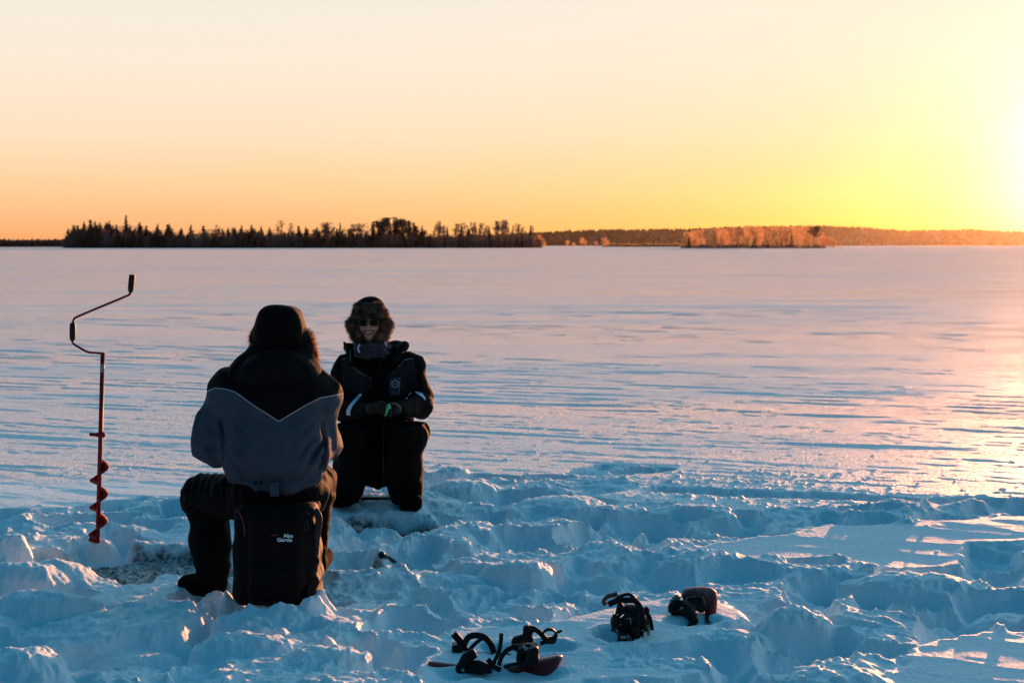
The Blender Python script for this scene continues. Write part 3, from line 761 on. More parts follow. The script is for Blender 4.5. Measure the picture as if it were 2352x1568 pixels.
def fabric(name, base, seam=None, c2=None, pipe=None, pattr='seam', rough=.8, weave=900, strap=False, puff=0.0):
    """cloth; seam attribute > 0: base, < 0: c2, around 0: reflective piping; 'band' attribute <0: reflective tape"""
    m = bpy.data.materials.new(name); m.use_nodes = True; t = m.node_tree; b = t.nodes['Principled BSDF']
    b.inputs['Roughness'].default_value = rough; b.inputs['Specular IOR Level'].default_value = .09
    b.inputs['Sheen Weight'].default_value = .0; b.inputs['Sheen Roughness'].default_value = .5
    tcn = N(t, 'ShaderNodeTexCoord'); nz = N(t, 'ShaderNodeTexNoise'); nz.inputs['Scale'].default_value = 14; nz.inputs['Detail'].default_value = 6; link(t, tcn.outputs['Object'], nz.inputs['Vector'])
    f = nz.outputs['Fac']
    def var(c): return ramp_n(t, f, [(.3, tuple(q * .9 for q in c)), (.7, tuple(q * 1.1 for q in c))])
    colr = var(base)
    if seam:
        a = N(t, 'ShaderNodeAttribute', attribute_name='seam'); s_ = a.outputs['Fac']
        colr = mix_n(t, math_n(t, 'LESS_THAN', s_, 0.0), colr, var(c2))
        s3 = N(t, 'ShaderNodeAttribute', attribute_name=pattr).outputs['Fac']
        if pipe: colr = mix_n(t, math_n(t, 'LESS_THAN', math_n(t, 'ABSOLUTE', s3), pipe), colr, (.42, .43, .46))
    if strap:
        a2 = N(t, 'ShaderNodeAttribute', attribute_name='band')
        colr = mix_n(t, math_n(t, 'LESS_THAN', a2.outputs['Fac'], 0.0), colr, (.72, .76, .84))
    link(t, colr, b.inputs['Base Color'])
    n2 = N(t, 'ShaderNodeTexNoise'); n2.inputs['Scale'].default_value = 55; n2.inputs['Detail'].default_value = 6; link(t, tcn.outputs['Object'], n2.inputs['Vector'])
    bp = N(t, 'ShaderNodeBump'); bp.inputs['Distance'].default_value = .006; bp.inputs['Strength'].default_value = .6; link(t, n2.outputs['Fac'], bp.inputs['Height'])
    link(t, bp.outputs[0], b.inputs['Normal'])
    return m
BLK = (.0035, .0028, .0030)
M_blk = fabric('black_fabric', BLK)
M_fur = mat('brown_fur', (.085, .052, .036), .65)
M_fur.node_tree.nodes['Principled BSDF'].inputs['Sheen Weight'].default_value = .3
def fur_material(name, c, tr=.35):
    m = bpy.data.materials.new(name); m.use_nodes = True; t = m.node_tree; t.nodes.clear()
    d = N(t, 'ShaderNodeBsdfDiffuse'); q = N(t, 'ShaderNodeBsdfTranslucent'); mx = N(t, 'ShaderNodeMixShader'); o = N(t, 'ShaderNodeOutputMaterial')
    nz = N(t, 'ShaderNodeTexNoise'); nz.inputs['Scale'].default_value = 22; nz.inputs['Detail'].default_value = 4; tcn = N(t, 'ShaderNodeTexCoord'); link(t, tcn.outputs['Object'], nz.inputs['Vector'])
    cc = ramp_n(t, nz.outputs['Fac'], [(.35, tuple(x * .35 for x in c)), (.65, tuple(x * 1.6 for x in c))])
    link(t, cc, d.inputs[0]); link(t, cc, q.inputs[0]); mx.inputs[0].default_value = tr
    link(t, d.outputs[0], mx.inputs[1]); link(t, q.outputs[0], mx.inputs[2]); link(t, mx.outputs[0], o.inputs[0]); return m
M_fur = fur_material('brown_fur', (.15, .10, .070), .5)
M_fur2 = fur_material('backlit_fur', (.30, .17, .10), .75)  # brighter copy of the brown fur, low sun put into the colour
M_boot = mat('boot_rubber', (.004, .0035, .004), .9, .06)
M_skin = mat('skin', (.64, .28, .18), .5, Subsurface_Weight=.15, Subsurface_Scale=.01)
M_undr = mat('knitted_underlayer', (.03, .03, .035), .9)
# ================================================================ PERSON SEEN FROM BEHIND
D1 = 6.5
def Q1(u, v, dy=0.0): p = P(u, v, D1); return (float(p[0]), D1 + dy, float(p[2]))
def R1(u, v, dy): p = P(u, v, D1 + dy); return (float(p[0]), float(p[1]), float(p[2]))
gz1 = float(ground_z(-1.1, 6.5)[0]); print('ground under person 1', gz1)
p1 = empty('person', (Q1(620, 1370)[0], D1, 0.0))
tag(p1, 'person in grey and black winter jacket seen from behind, seated on a black backpack stool', 'person')
# body under the clothes: head, neck, trunk, arms, hands, legs, feet - one surface
head1 = Q1(645, 790, .02)
def build_body(name, parent, head, neck, chest, belly, hips, arms, legs, h=.011, skin=M_skin, hands=None):
    s = S()
    s.ell(head, (.076, .095, .11), .02); s.cap(neck[0], neck[1], .052, .058, .03)
    s.cap(chest, belly, .11, .11, .05); s.cap(belly, hips, .11, .085, .05)
    for sh, elb, wr in arms:
        s.cap(sh, elb, .05, .042, .04); s.cap(elb, wr, .042, .028, .02)
    for hp, kn, an, toe in legs:
        s.cap(hp, kn, .068, .050, .05); s.cap(kn, an, .050, .038, .02); s.cap(an, toe, .04, .028, .02)
    if hands: hands(s)
    pts = np.array([head, neck[0], neck[1], chest, belly, hips] + [q for a in arms for q in a] + [q for l in legs for q in l])
    return sdf_obj(name, s, pts.min(0) - .2, pts.max(0) + .2, h, skin, parent)
def V3(a, b, c): return (float(a), float(b), float(c))
sh1L = Q1(530, 890, .0); sh1R = Q1(728, 895, .02)
el1L = Q1(480, 1035, .10); el1R = Q1(746, 1015, .10)
wr1L = Q1(570, 1060, .42); wr1R = Q1(690, 1060, .42)
def hand1(s):
    for w, sg in ((wr1L, 1), (wr1R, -1)):
        w = np.array(w); c = w + np.array([.05 * sg, .05, -.01]); s.ell(c, (.045, .04, .018), .015)
        for k in range(4):
            a = c + np.array([(.015 - .0 * k) * sg, .03 - .022 * k, -.002]); b = a + np.array([.045 * sg, .004, -.018]); e = b + np.array([-.005 * sg, 0, -.026])
            s.cap(a, b, .0095, .009, .006); s.cap(b, e, .009, .008, .004)
        s.cap(c + np.array([0, .03, .005]), c + np.array([.04 * sg, .055, .012]), .011, .009, .006)
hip1L = Q1(590, 1140, .05); hip1R = Q1(676, 1135, .05)
kn1L = R1(465, 1142, .32); an1L = R1(490, 1310, .22); toe1L = R1(455, 1342, .30)
kn1R = Q1(704, 1140, .40); an1R = Q1(698, 1305, .30); toe1R = Q1(712, 1330, .42)
build_body('body', p1, head1, (Q1(643, 840, .0), Q1(640, 880, 0)), Q1(638, 930, .02), Q1(636, 1030, .0), Q1(636, 1105, .05),
           [(sh1L, el1L, wr1L), (sh1R, el1R, wr1R)], [(hip1L, kn1L, an1L, toe1L), (hip1R, kn1R, an1R, toe1R)], hands=hand1)
# jacket
j = S()
j.box(Q1(628, 975, .03), (.242, .15, .27), .13, .05, taper=-.02)
j.ell(Q1(636, 1020, -.02), (.248, .185, .19), .06)
j.ell(Q1(634, 905, -.03), (.235, .15, .13), .06)
j.cap(Q1(530, 905, .01), Q1(733, 908, .02), .105, .10, .05)          # shoulders
j.cap(Q1(520, 915, .03), Q1(478, 1015, .08), .098, .092, .045)         # upper arms
j.cap(Q1(478, 1005, .08), Q1(486, 1036, .14), .094, .092, .03)
j.cap(Q1(484, 1036, .14), Q1(560, 1062, .40), .09, .062, .03)
j.cap(Q1(734, 918, .03), Q1(739, 1000, .08), .086, .078, .045)
j.cap(Q1(739, 1000, .08), Q1(738, 1025, .14), .078, .08, .03)
j.cap(Q1(736, 1025, .14), Q1(700, 1062, .40), .08, .06, .03)
j.cap(Q1(516, 965, -.03), Q1(536, 1045, -.08), .016, .030, .018, 's'); j.cap(Q1(516, 1000, -.06), Q1(548, 1022, -.12), .010, .016, .02, 's')     # creases between sleeve and back
j.cap(Q1(742, 965, -.06), Q1(742, 1060, -.07), .012, .026, .018, 's'); j.cap(Q1(747, 1000, -.07), Q1(722, 1040, -.14), .008, .012, .02, 's'); j.cap(Q1(752, 940, -.08), Q1(735, 985, -.14), .007, .010, .02, 's')
def hem_cut(X, Y, Z):
    xc = (X - Q1(637, 0)[0]); zz = Q1(637, 1117)[2] + 1.05 * xc * xc
    inside = zz - Z                                                   # >0 below hem
    arm = np.abs(xc + .0) - .235
    arm2 = -(Y - (D1 + .16))
    return np.where(True, smax(smax(inside, arm, .02), arm2 * 0 - 9, .01), 0)
j.add(lambda X, Y, Z: -hem_cut(X, Y, Z), .012, 's') if False else None
def hem(X, Y, Z):
    xc = (X - Q1(637, 0)[0]); zz = Q1(637, 1119)[2] + 1.0 * xc * xc
    # keep above the hem, or keep the sleeves (outside |x| .225 / far forward)
    keep = np.minimum(zz - Z, np.minimum(.23 - np.abs(xc), (D1 + .16) - Y))
    return keep
j.add(lambda X, Y, Z: hem(X, Y, Z), .014, 'i')
# gathered elastic hem
j.cap(Q1(545, 1093, -.06), Q1(600, 1108, -.125), .018, .02, .03); j.cap(Q1(600, 1108, -.125), Q1(675, 1108, -.125), .02, .02, .03); j.cap(Q1(675, 1108, -.125), Q1(730, 1092, -.06), .02, .018, .03)
def gathers(X, Y, Z):
    xc = (X - Q1(637, 0)[0]); zz = Q1(637, 1100)[2] + 1.0 * xc * xc
    k = np.exp(-((Z - zz) / .03) ** 2) * (np.abs(xc) < .25)
    return .0032 * k * np.sin(X * 210 + 2 * vn3(X * 30, Y * 30, Z * 10, 9))
j.add(gathers, 0, '+')
j.add(folds(.016, 5, 5, 7, 21), 0, '+'); j.add(folds(.006, 14, 14, 12, 22), 0, '+')
def crease(X, Y, Z):
    o = 0
    for (u0, v0, u1, v1, a_) in ((540, 1000, 600, 1060, .010), (532, 1020, 575, 1085, .009), (736, 985, 690, 1050, .010), (742, 1010, 708, 1075, .009), (728, 960, 700, 990, .007), (556, 960, 590, 1000, .007), (470, 960, 505, 1000, .009), (455, 1005, 500, 1035, .009), (600, 1040, 680, 1050, .005)):
        a = Q1(u0, v0); b = Q1(u1, v1); ex, ez = b[0] - a[0], b[2] - a[2]; t_ = np.clip(((X - a[0]) * ex + (Z - a[2]) * ez) / (ex * ex + ez * ez), 0, 1)
        dd = np.hypot(X - a[0] - ex * t_, Z - a[2] - ez * t_); o = o + a_ * np.exp(-(dd / .010) ** 2) * np.sin(np.pi * np.clip(t_ * .9 + .05, 0, 1)) - a_ * .7 * np.exp(-((dd - .024) / .013) ** 2) * np.sin(np.pi * np.clip(t_ * .9 + .05, 0, 1))
    return o * (Y < D1 + .1)
j.add(crease, 0, '+')
def pull(X, Y, Z):     # long soft folds running from the armpits to the hem
    xc = X - Q1(637, 0)[0]
    return .009 * np.sin(xc * 30 * (1 + .4 * (Z - .6)) + 3 * vn3(X * 3, Y * 3, Z * 3, 23)) * sst(.06, .2, np.abs(xc)) * sst(.35, .8, Z)
j.add(pull, 0, '+')
seam_px = [(440, 912), (468, 903), (500, 887), (522, 885.5), (540, 888), (554, 892), (600, 921), (654, 956.8), (714, 921.7), (742, 908), (777, 904), (800, 907)]
seam_xz = [(Q1(u, v)[0], Q1(u, v)[2]) for u, v in seam_px]
M_jk = fabric('grey_and_black_jacket', (.0035, .003, .0035), True, (.056, .066, .084), .0018)
jk = sdf_obj('jacket', j, Q1(400, 1180, -.35), Q1(850, 780, .62), .0085, M_jk, p1, {'seam': lambda x, y, z: seg_dist(x, z, seam_xz)})
tab = sdf_obj('waist_tab', S().box(Q1(645, 1108, -.178), (.021, .008, .034), .005).add(folds(.001, 30, 30, 30, 3), 0, '+'), Q1(600, 1150, -.25), Q1(690, 1070, -.1), .004, fabric('tab_fabric', (.056, .066, .084)), p1)
# hood lying on the back and standing collar
hd = S()
hd.ell(Q1(634, 862, -.03), (.205, .14, .10), .05)
hd.ell(Q1(640, 838, -.06), (.125, .10, .085), .04)
hd.cap(Q1(556, 868, -.02), Q1(706, 862, -.02), .075, .075, .05)
hd.cap(Q1(540, 850, .0), Q1(600, 810, .0), .028, .05, .04)
hd.cap(Q1(722, 846, .0), Q1(690, 810, .0), .028, .05, .04)
hd.cap(Q1(600, 808, -.02), Q1(690, 808, -.01), .035, .03, .04)
hd.ell(Q1(645, 790, .03), (.095, .10, .10), .02, 's')
hd.cap(Q1(715, 838, .03), Q1(741, 850, .06), .016, .007, .02)
def hoodfold(X, Y, Z):
    r_ = np.sqrt((X - Q1(640, 0)[0]) ** 2 + ((Z - Q1(0, 880)[2]) * 1.1) ** 2)
    return .006 * np.sin(r_ * 105 + 2.5 * vn3(X * 5, Y * 5, Z * 5, 30))
hd.add(hoodfold, 0, '+'); hd.add(folds(.005, 9, 9, 9, 31), 0, '+')
sdf_obj('hood', hd, Q1(480, 930, -.25), Q1(790, 770, .2), .0075, fabric('hood_fabric', (.0065, .006, .007)), p1)
# trousers
tr = S()
tr.ell(Q1(640, 1130, .03), (.222, .160, .112), .06)
tr.cap(Q1(575, 1145, .05), R1(470, 1138, .30), .110, .10, .06)
tr.ell(R1(466, 1142, .32), (.092, .11, .095), .04)
tr.cap(R1(472, 1150, .30), R1(482, 1230, .26), .095, .094, .04); tr.cap(R1(482, 1230, .26), R1(490, 1305, .22), .094, .084, .04)
tr.cap(Q1(694, 1150, .05), Q1(706, 1138, .40), .09, .085, .06)
tr.cap(Q1(706, 1150, .40), Q1(698, 1290, .32), .078, .066, .04)
tr.add(folds(.010, 6, 6, 9, 41), 0, '+'); tr.add(folds(.005, 16, 16, 20, 42), 0, '+')
def legrib(X, Y, Z): return .004 * np.sin(X * 150 + 3 * vn3(X * 8, Y * 8, Z * 4, 43)) * np.exp(-((Z - Q1(0, 1125)[2]) / .06) ** 2) * (X < Q1(540, 0)[0])
tr.add(legrib, 0, '+')
sdf_obj('trousers', tr, Q1(385, 1345, -.3), Q1(800, 1070, .62), .009, M_blk, p1)
for an, toe, nm in ((an1L, R1(430, 1340, .28), 0), (an1R, Q1(716, 1325, .44), 1)):
    b = S(); an = np.array(an); toe = np.array(toe)
    b.cap(an + (0, 0, .02), an + (0, -.01, -.05), .066, .062, .03); b.cap(an + (0, 0, -.06), toe, .058, .046, .03)
    b.cap(an + (0, -.05, -.085), toe + (0, .02, -.02), .03, .035, .02)
    b.add(folds(.004, 20, 20, 20, 44), 0, '+')
    sdf_obj('boot', b, np.minimum(an, toe) - .14, np.maximum(an, toe) + .14, .008, M_boot, p1)
# trapper hat from behind
ht = S()
ht.ell(Q1(640, 765, .03), (.115, .125, .115), .03)
ht.box(Q1(642, 752, .03), (.098, .11, .095), .055, .04, taper=-.12)
ht.ell(Q1(633, 722, .02), (.062, .08, .035), .03)
ht.cap(Q1(595, 780, .03), Q1(592, 800, .04), .05, .035, .03); ht.cap(Q1(693, 780, .03), Q1(700, 815, .05), .045, .03, .03)
ht.add(folds(.004, 9, 9, 12, 51), 0, '+')
hat1 = sdf_obj('trapper_hat', ht, Q1(540, 860, -.2), Q1(760, 680, .25), .007, M_blk, p1)
gx = np.random.default_rng(4)
def blob_pts(paths, r, n):
    V = []; Nn = []
    for a, b in paths:
        a = np.array(a); b = np.array(b); t_ = gx.random((n, 1)); d = gx.normal(size=(n, 3)); d /= np.linalg.norm(d, axis=1)[:, None]
        V.append(a + (b - a) * t_ + d * r); Nn.append(d)
    return np.concatenate(V), np.concatenate(Nn)
V_, N_ = blob_pts([(Q1(584, 770, .05), Q1(586, 800, .05))], .022, 500)
f1 = fur('ear_flap_fur', V_, N_, 1500, .026, .0011, M_fur2, p1, .4, .5, 2)
V_, N_ = blob_pts([(Q1(702, 768, .04), Q1(711, 800, .03)), (Q1(711, 800, .03), Q1(719, 838, .05))], .018, 500)
f2 = fur('ear_flap_fur', V_, N_, 4200, .024, .0012, M_fur2, p1, .35, .5, 3)
# ================================================================ BACKPACK STOOL
def text_mesh(name, body, size, loc, m, parent, off=.0, ext=.0004, rot=(math.pi / 2, 0, 0), align='LEFT', sx=1.0):
    c = bpy.data.curves.new(name, 'FONT'); c.body = body; c.size = size; c.extrude = ext; c.offset = off; c.align_x = align
    o = bpy.data.objects.new(name, c); col.objects.link(o)
    dg = bpy.context.evaluated_depsgraph_get(); me = bpy.data.meshes.new_from_object(o.evaluated_get(dg))
    bpy.data.objects.remove(o); r = bpy.data.objects.new(name, me); col.objects.link(r); me.materials.clear(); me.materials.append(m)
    r.location = loc; r.rotation_euler = rot; r.scale = (sx, 1, 1)
    if parent is not None: r.parent = parent; r.matrix_parent_inverse = Matrix.Translation(-Vector(parent.location))
    return r
DB = 6.30
def QB(u, v, dy=0.0): p = P(u, v, DB); return (float(p[0]), DB + dy, float(p[2]))
bk = empty('backpack', (QB(633, 1380)[0], DB, -.02)); tag(bk, 'black backpack stool with white lettering that the person in the grey jacket sits on', 'backpack')
M_pack = fabric('backpack_nylon', (.0028, .0024, .0026), rough=.72)
M_pack.node_tree.nodes['Principled BSDF'].inputs['Specular IOR Level'].default_value = .14
s = S()
s.box(QB(634, 1275, .08), (.185, .125, .225), .05, .03, taper=-.02)
s.box(QB(640, 1265, -.02), (.125, .06, .18), .04, .025)                       # front pocket
s.box(QB(640, 1330, -.045), (.115, .05, .085), .03, .02)
s.box(QB(549, 1310, .05), (.025, .07, .13), .022, .015); s.box(QB(718, 1305, .05), (.028, .07, .14), .024, .015)   # side pockets
s.add(folds(.008, 6, 6, 6, 71), 0, '+'); s.add(folds(.004, 16, 16, 16, 72), 0, '+')
def sidefold(X, Y, Z): return .006 * np.sin(Z * 60 + 60 * X + 2 * vn3(X * 12, Y * 12, Z * 12, 73)) * sst(.10, .17, X - QB(633, 0)[0])
s.add(sidefold, 0, '+')
sdf_obj('pack_body', s, QB(515, 1420, -.15), QB(760, 1130, .26), .0065, M_pack, bk)
M_pink = mat('pink_trim', (.25, .012, .05), .5)
tube('zip_piping', curve_pts([QB(552, 1168, -.055), QB(560, 1176, -.075), QB(567, 1195, -.08), QB(570, 1222, -.082)]), .0028, M_pink, bk, 6)
tube('zip_piping', curve_pts([QB(698, 1176, -.02), QB(703, 1170, -.03), QB(712, 1178, -.03)]), .003, M_pink, bk, 6)
M_str = fabric('pack_webbing', (.006, .005, .005), rough=.55)
M_str.node_tree.nodes['Principled BSDF'].inputs['Specular IOR Level'].default_value = .5
tube('shoulder_strap', curve_pts([QB(722, 1170, .0), QB(733, 1190, -.01), QB(727, 1240, -.01), QB(722, 1300, 0), QB(716, 1350, 0)]), 1, M_str, bk, 12, flat=(.016, .005))
tube('pull_cord', curve_pts([QB(708, 1190, -.05), QB(704, 1200, -.065), QB(708, 1212, -.06), QB(712, 1200, -.055), QB(708, 1188, -.05)]), .003, M_str, bk, 6)
tube('pull_cord', curve_pts([QB(716, 1335, -.04), QB(712, 1350, -.05), QB(716, 1368, -.05)]), .003, M_str, bk, 6)
M_logo = mat('white_print', (.80, .86, .92), .5)
k_ = .125 / 6.3
lz = QB(0, 1223.5)[2]; lz2 = QB(0, 1232.5)[2]
lo_ = text_mesh('logo', 'Abu', .0225, (QB(645.5, 0)[0], DB - .0945, lz), M_logo, bk, .0007, .0006, sx=1.12)
lo2 = text_mesh('logo', 'Garcia', .0225, (QB(630.5, 0)[0], DB - .0945, lz2 - .0005), M_logo, bk, .0007, .0006, sx=1.12)
tube('logo_dash', [QB(632, 1219, -.094), QB(643.5, 1218, -.094)], .0016, mat('pink_print', (.6, .05, .12), .5), bk, 8)
# ================================================================ ICE AUGER
DA = 7.62
def QA(u, v, dy=0.0): p = P(u, v, DA); return (float(p[0]), DA + dy, float(p[2]))
au = empty('ice_auger', QA(225, 1241)); tag(au, 'red hand ice auger with two black grips, standing upright in the snow', 'ice auger')
M_red = mat('red_paint', (.20, .007, .006), .5, .25, bump=(40, .0003)); M_grip = mat('black_grip', (.006, .006, .007), .5, .3); M_lbl = mat('pale_sticker', (.25, .27, .27), .5)
A0, A1 = np.array(QA(236, 811)), np.array(QA(224, 1241))
tube('shaft', [A0, A1 - (0, 0, .012)], .0118, M_red, au, 16)
tube('shaft_sticker', [A0 + (A1 - A0) * .055, A0 + (A1 - A0) * .10], .0123, M_lbl, au, 16)
cr_ = curve_pts([QA(240, 812), QA(231, 811), QA(218, 810), QA(201, 808), QA(184, 799), QA(170, 790), QA(166.3, 783), QA(166.5, 760), QA(167.3, 742), QA(169.5, 734), QA(178, 727), QA(236, 702.5), QA(292, 679), QA(298.5, 673.5), QA(300, 668), QA(302, 650), QA(303, 640)], 6)
tube('crank', cr_, .0062, M_red, au, 12)
gp = lambda a, b: [tuple(np.array(a) + (np.array(b) - np.array(a)) * t_) for t_ in (0, .03, .12, .3, .6, .85, .95, 1)]
tube('grip', gp(QA(166.4, 782.7), QA(167.3, 741)), [.010, .0125, .0145, .0165, .0165, .0155, .015, .0115], M_grip, au, 16)
tube('grip', gp(QA(299.6, 671), QA(303.8, 630.8)), [.010, .0125, .0145, .0165, .0165, .0165, .016, .014], M_grip, au, 16)
c_ = S(); c_.cap(QA(209.5, 997, -.004), QA(222, 998, -.004), .0105, .009, .01); c_.cap(QA(222, 998), QA(236, 998), .009, .0155, .01); c_.ell(QA(231, 998), (.017, .018, .014), .01)
sdf_obj('clamp', c_, QA(195, 1015, -.05), QA(250, 980, .05), .003, M_red, au)
# screw blade: a helical sheet with thickness
def helix(p0, p1, r0, r1, turns, ph, th=.0022, n=150):
    p0 = np.array(p0); p1 = np.array(p1); V = []; F_ = []
    for i in range(n + 1):
        f = i / n; c = p0 + (p1 - p0) * f; q = ph + turns * 2 * math.pi * f
        ro = r0 + (r1 - r0) * min(1, f * 12) if f < .5 else r1
        e = np.array([math.cos(q), math.sin(q), 0])
        dz = np.array([0, 0, th])
        V += [tuple(c + e * .010 + dz), tuple(c + e * ro + dz - (0, 0, .012)), tuple(c + e * ro - dz - (0, 0, .012)), tuple(c + e * .010 - dz)]
        if i:
            a = (i - 1) * 4; b = i * 4
            for k in range(4): F_.append((a + k, a + (k + 1) % 4, b + (k + 1) % 4, b + k))
    F_ += [(0, 1, 2, 3), (n * 4 + 3, n * 4 + 2, n * 4 + 1, n * 4)]
    return V, F_
V_, F_ = helix(QA(229.5, 1040), QA(224.2, 1236), .012, .050, -3.15, math.pi * .92)
child(mesh_np('screw_blade', V_, F_, M_red, None, smooth=True), au)
tube('cutting_tip', [QA(206, 1236, -.01), QA(216, 1240, -.01), QA(229, 1241, 0)], 1, M_red, au, 8, flat=(.012, .004))
# ================================================================ HANDLE IN THE SNOW
DH = hit(886, 1283) - .02
hn = empty('tool_handle', P(885, 1282, DH)); tag(hn, 'short dark handle with a round knob poking out of the snow mound behind the backpack', 'tool handle')
kb = S(); kb.ell(P(876.5, 1273.5, DH - .05), (.0185, .018, .0185), .01); kb.cap(P(876.5, 1273.5, DH - .05), P(884, 1277, DH), .013, .011, .008)
sdf_obj('knob', kb, P(866, 1284, DH) - (0, .12, 0), P(892, 1262, DH) + (0, .06, 0), .003, M_grip, hn)
tube('shaft', [P(883, 1276.5, DH), P(893, 1280, DH + .06), P(908, 1290, DH + .12)], .0095, mat('dark_wood', (.05, .025, .02), .6), hn, 10)
# ================================================================ PERSON FACING THE CAMERA
D2 = 8.9
def Q2(u, v, dy=0.0): p = P(u, v, D2); return (float(p[0]), D2 + dy, float(p[2]))
def R2(u, v, dy):      # a point seen at u, v but dy in front of / behind the person's depth
    p = P(u, v, D2 + dy); return (float(p[0]), float(p[1]), float(p[2]))
p2 = empty('person', (Q2(872, 1150)[0], D2, 0.0))
tag(p2, 'smiling person wearing a fur trapper hat and sunglasses, sitting and facing the camera', 'person')
hc = Q2(850, 741, .0)
def o2(dx, dy, dz): return (hc[0] + dx, hc[1] + dy, hc[2] + dz)
s = S()
s.ell(o2(0, .0, .01), (.074, .094, .105), .02)
s.ell(o2(0, -.035, -.045), (.056, .055, .062), .03)                       # jaw
s.ell(o2(0, -.070, -.095), (.022, .018, .016), .02)                       # chin
s.cap(o2(0, -.088, .008), o2(0, -.106, -.030), .009, .013, .010)          # nose
s.ell(o2(-.012, -.094, -.033), (.009, .010, .008), .006); s.ell(o2(.012, -.094, -.033), (.009, .010, .008), .006)
s.ell(o2(-.042, -.068, -.030), (.022, .020, .018), .015); s.ell(o2(.042, -.068, -.030), (.022, .020, .018), .015)   # cheeks lifted by the smile
s.ell(o2(-.028, -.092, .006), (.015, .012, .010), .012, 's'); s.ell(o2(.028, -.092, .006), (.015, .012, .010), .012, 's')
s.ell(o2(-.028, -.080, .005), (.0125, .0125, .0125), .004); s.ell(o2(.028, -.080, .005), (.0125, .0125, .0125), .004)   # eyes
s.ell(o2(-.075, .005, -.01), (.010, .018, .03), .01); s.ell(o2(.075, .005, -.01), (.010, .018, .03), .01)             # ears
s.cap(o2(-.026, -.092, -.053), o2(.026, -.092, -.053), .008, .008, .008, 's')                                           # open smile
s.cap(o2(0, .0, -.08), o2(0, .01, -.16), .055, .06, .03)
s.cap(Q2(865, 862, .05), Q2(870, 905, .04), .095, .11, .05); s.cap(Q2(870, 900, .03), Q2(872, 1000, .05), .12, .13, .05)
shL, shR = Q2(795, 845, .03), Q2(945, 845, .03)
elL, elR = Q2(785, 930, -.02), R2(968, 930, -.05)
wrL, wrR = R2(852, 940, -.36), R2(912, 942, -.36)
for a, b, c in ((shL, elL, wrL), (shR, elR, wrR)): s.cap(a, b, .048, .042, .04); s.cap(b, c, .040, .026, .02)
hipL, hipR = Q2(840, 1010, .02), Q2(900, 1010, .02)
kL, kR = R2(803, 1020, -.42), R2(938, 1005, -.42)
aL, aR = R2(797, 1112, -.20), R2(932, 1120, -.22)
tL, tR = R2(778, 1143, -.32), R2(952, 1152, -.34)
for a, b, c, d in ((hipL, kL, aL, tL), (hipR, kR, aR, tR)): s.cap(a, b, .08, .055, .05); s.cap(b, c, .055, .038, .02); s.cap(c, d, .04, .028, .02)
def fist(s, w, c, sg, r=1.0, kk=.004):
    """hand curled round the rod: palm, four bent fingers of different length, thumb from the side of the palm"""
    w = np.array(w); c = np.array(c); s.cap(w, c + (-.01 * sg, .012, .006), .026 * r, .024 * r, .015)
    s.ell(c, (.030 * r, .020 * r, .038 * r), .012)
    L = (.036, .041, .038, .030)
    for k in range(4):
        a = c + np.array([.022 * sg, -.010, .026 - .0175 * k]); b = a + np.array([L[k] * .55 * sg, -.018, -.002]); d = b + np.array([-L[k] * .30 * sg, -.020, -.003]); e = d + np.array([-L[k] * .42 * sg, .004, -.002])
        s.cap(a, b, .0092 * r, .0086 * r, kk); s.cap(b, d, .0086 * r, .0080 * r, kk); s.cap(d, e, .008 * r, .007 * r, kk)
    a = c + np.array([-.004 * sg, -.012, .034]); b = a + np.array([.020 * sg, -.022, .006]); d = b + np.array([.018 * sg, -.012, -.014])
    s.cap(a, b, .0115 * r, .010 * r, kk); s.cap(b, d, .010 * r, .0082 * r, kk)
hL, hR = R2(873, 937, -.42), R2(905, 941, -.42)
fist(s, wrL, hL, 1, .82)
fist(s, wrR, hR, -1, .92)
sdf_obj('body', s, np.minimum(np.array(hc), np.array(tL)) - (.2, .2, .12), np.array([tR[0] + .15, D2 + .3, hc[2] + .16]), .0075, M_skin, p2)
# fine head surface just proud of the body mesh
# face details
M_tooth = mat('teeth', (.75, .72, .66), .35); M_lip = mat('lips', (.22, .05, .05), .45)
t_ = S(); t_.cap(o2(-.020, -.086, -.0525), o2(.020, -.086, -.0525), .0065, .0065, .004); t_.cap(o2(-.012, -.091, -.0525), o2(.012, -.091, -.0525), .006, .006, .006)
sdf_obj('teeth', t_, o2(-.04, -.12, -.07), o2(.04, -.06, -.035), .0016, M_tooth, p2)
up = curve_pts([o2(-.031, -.085, -.046), o2(-.018, -.096, -.044), o2(0, -.1005, -.0455), o2(.018, -.096, -.044), o2(.031, -.085, -.046)])
dn = curve_pts([o2(-.031, -.085, -.047), o2(-.018, -.096, -.060), o2(0, -.101, -.0645), o2(.018, -.096, -.060), o2(.031, -.085, -.047)])
tube('lip', up, .0038, M_lip, p2, 8); tube('lip', dn, .0046, M_lip, p2, 8)
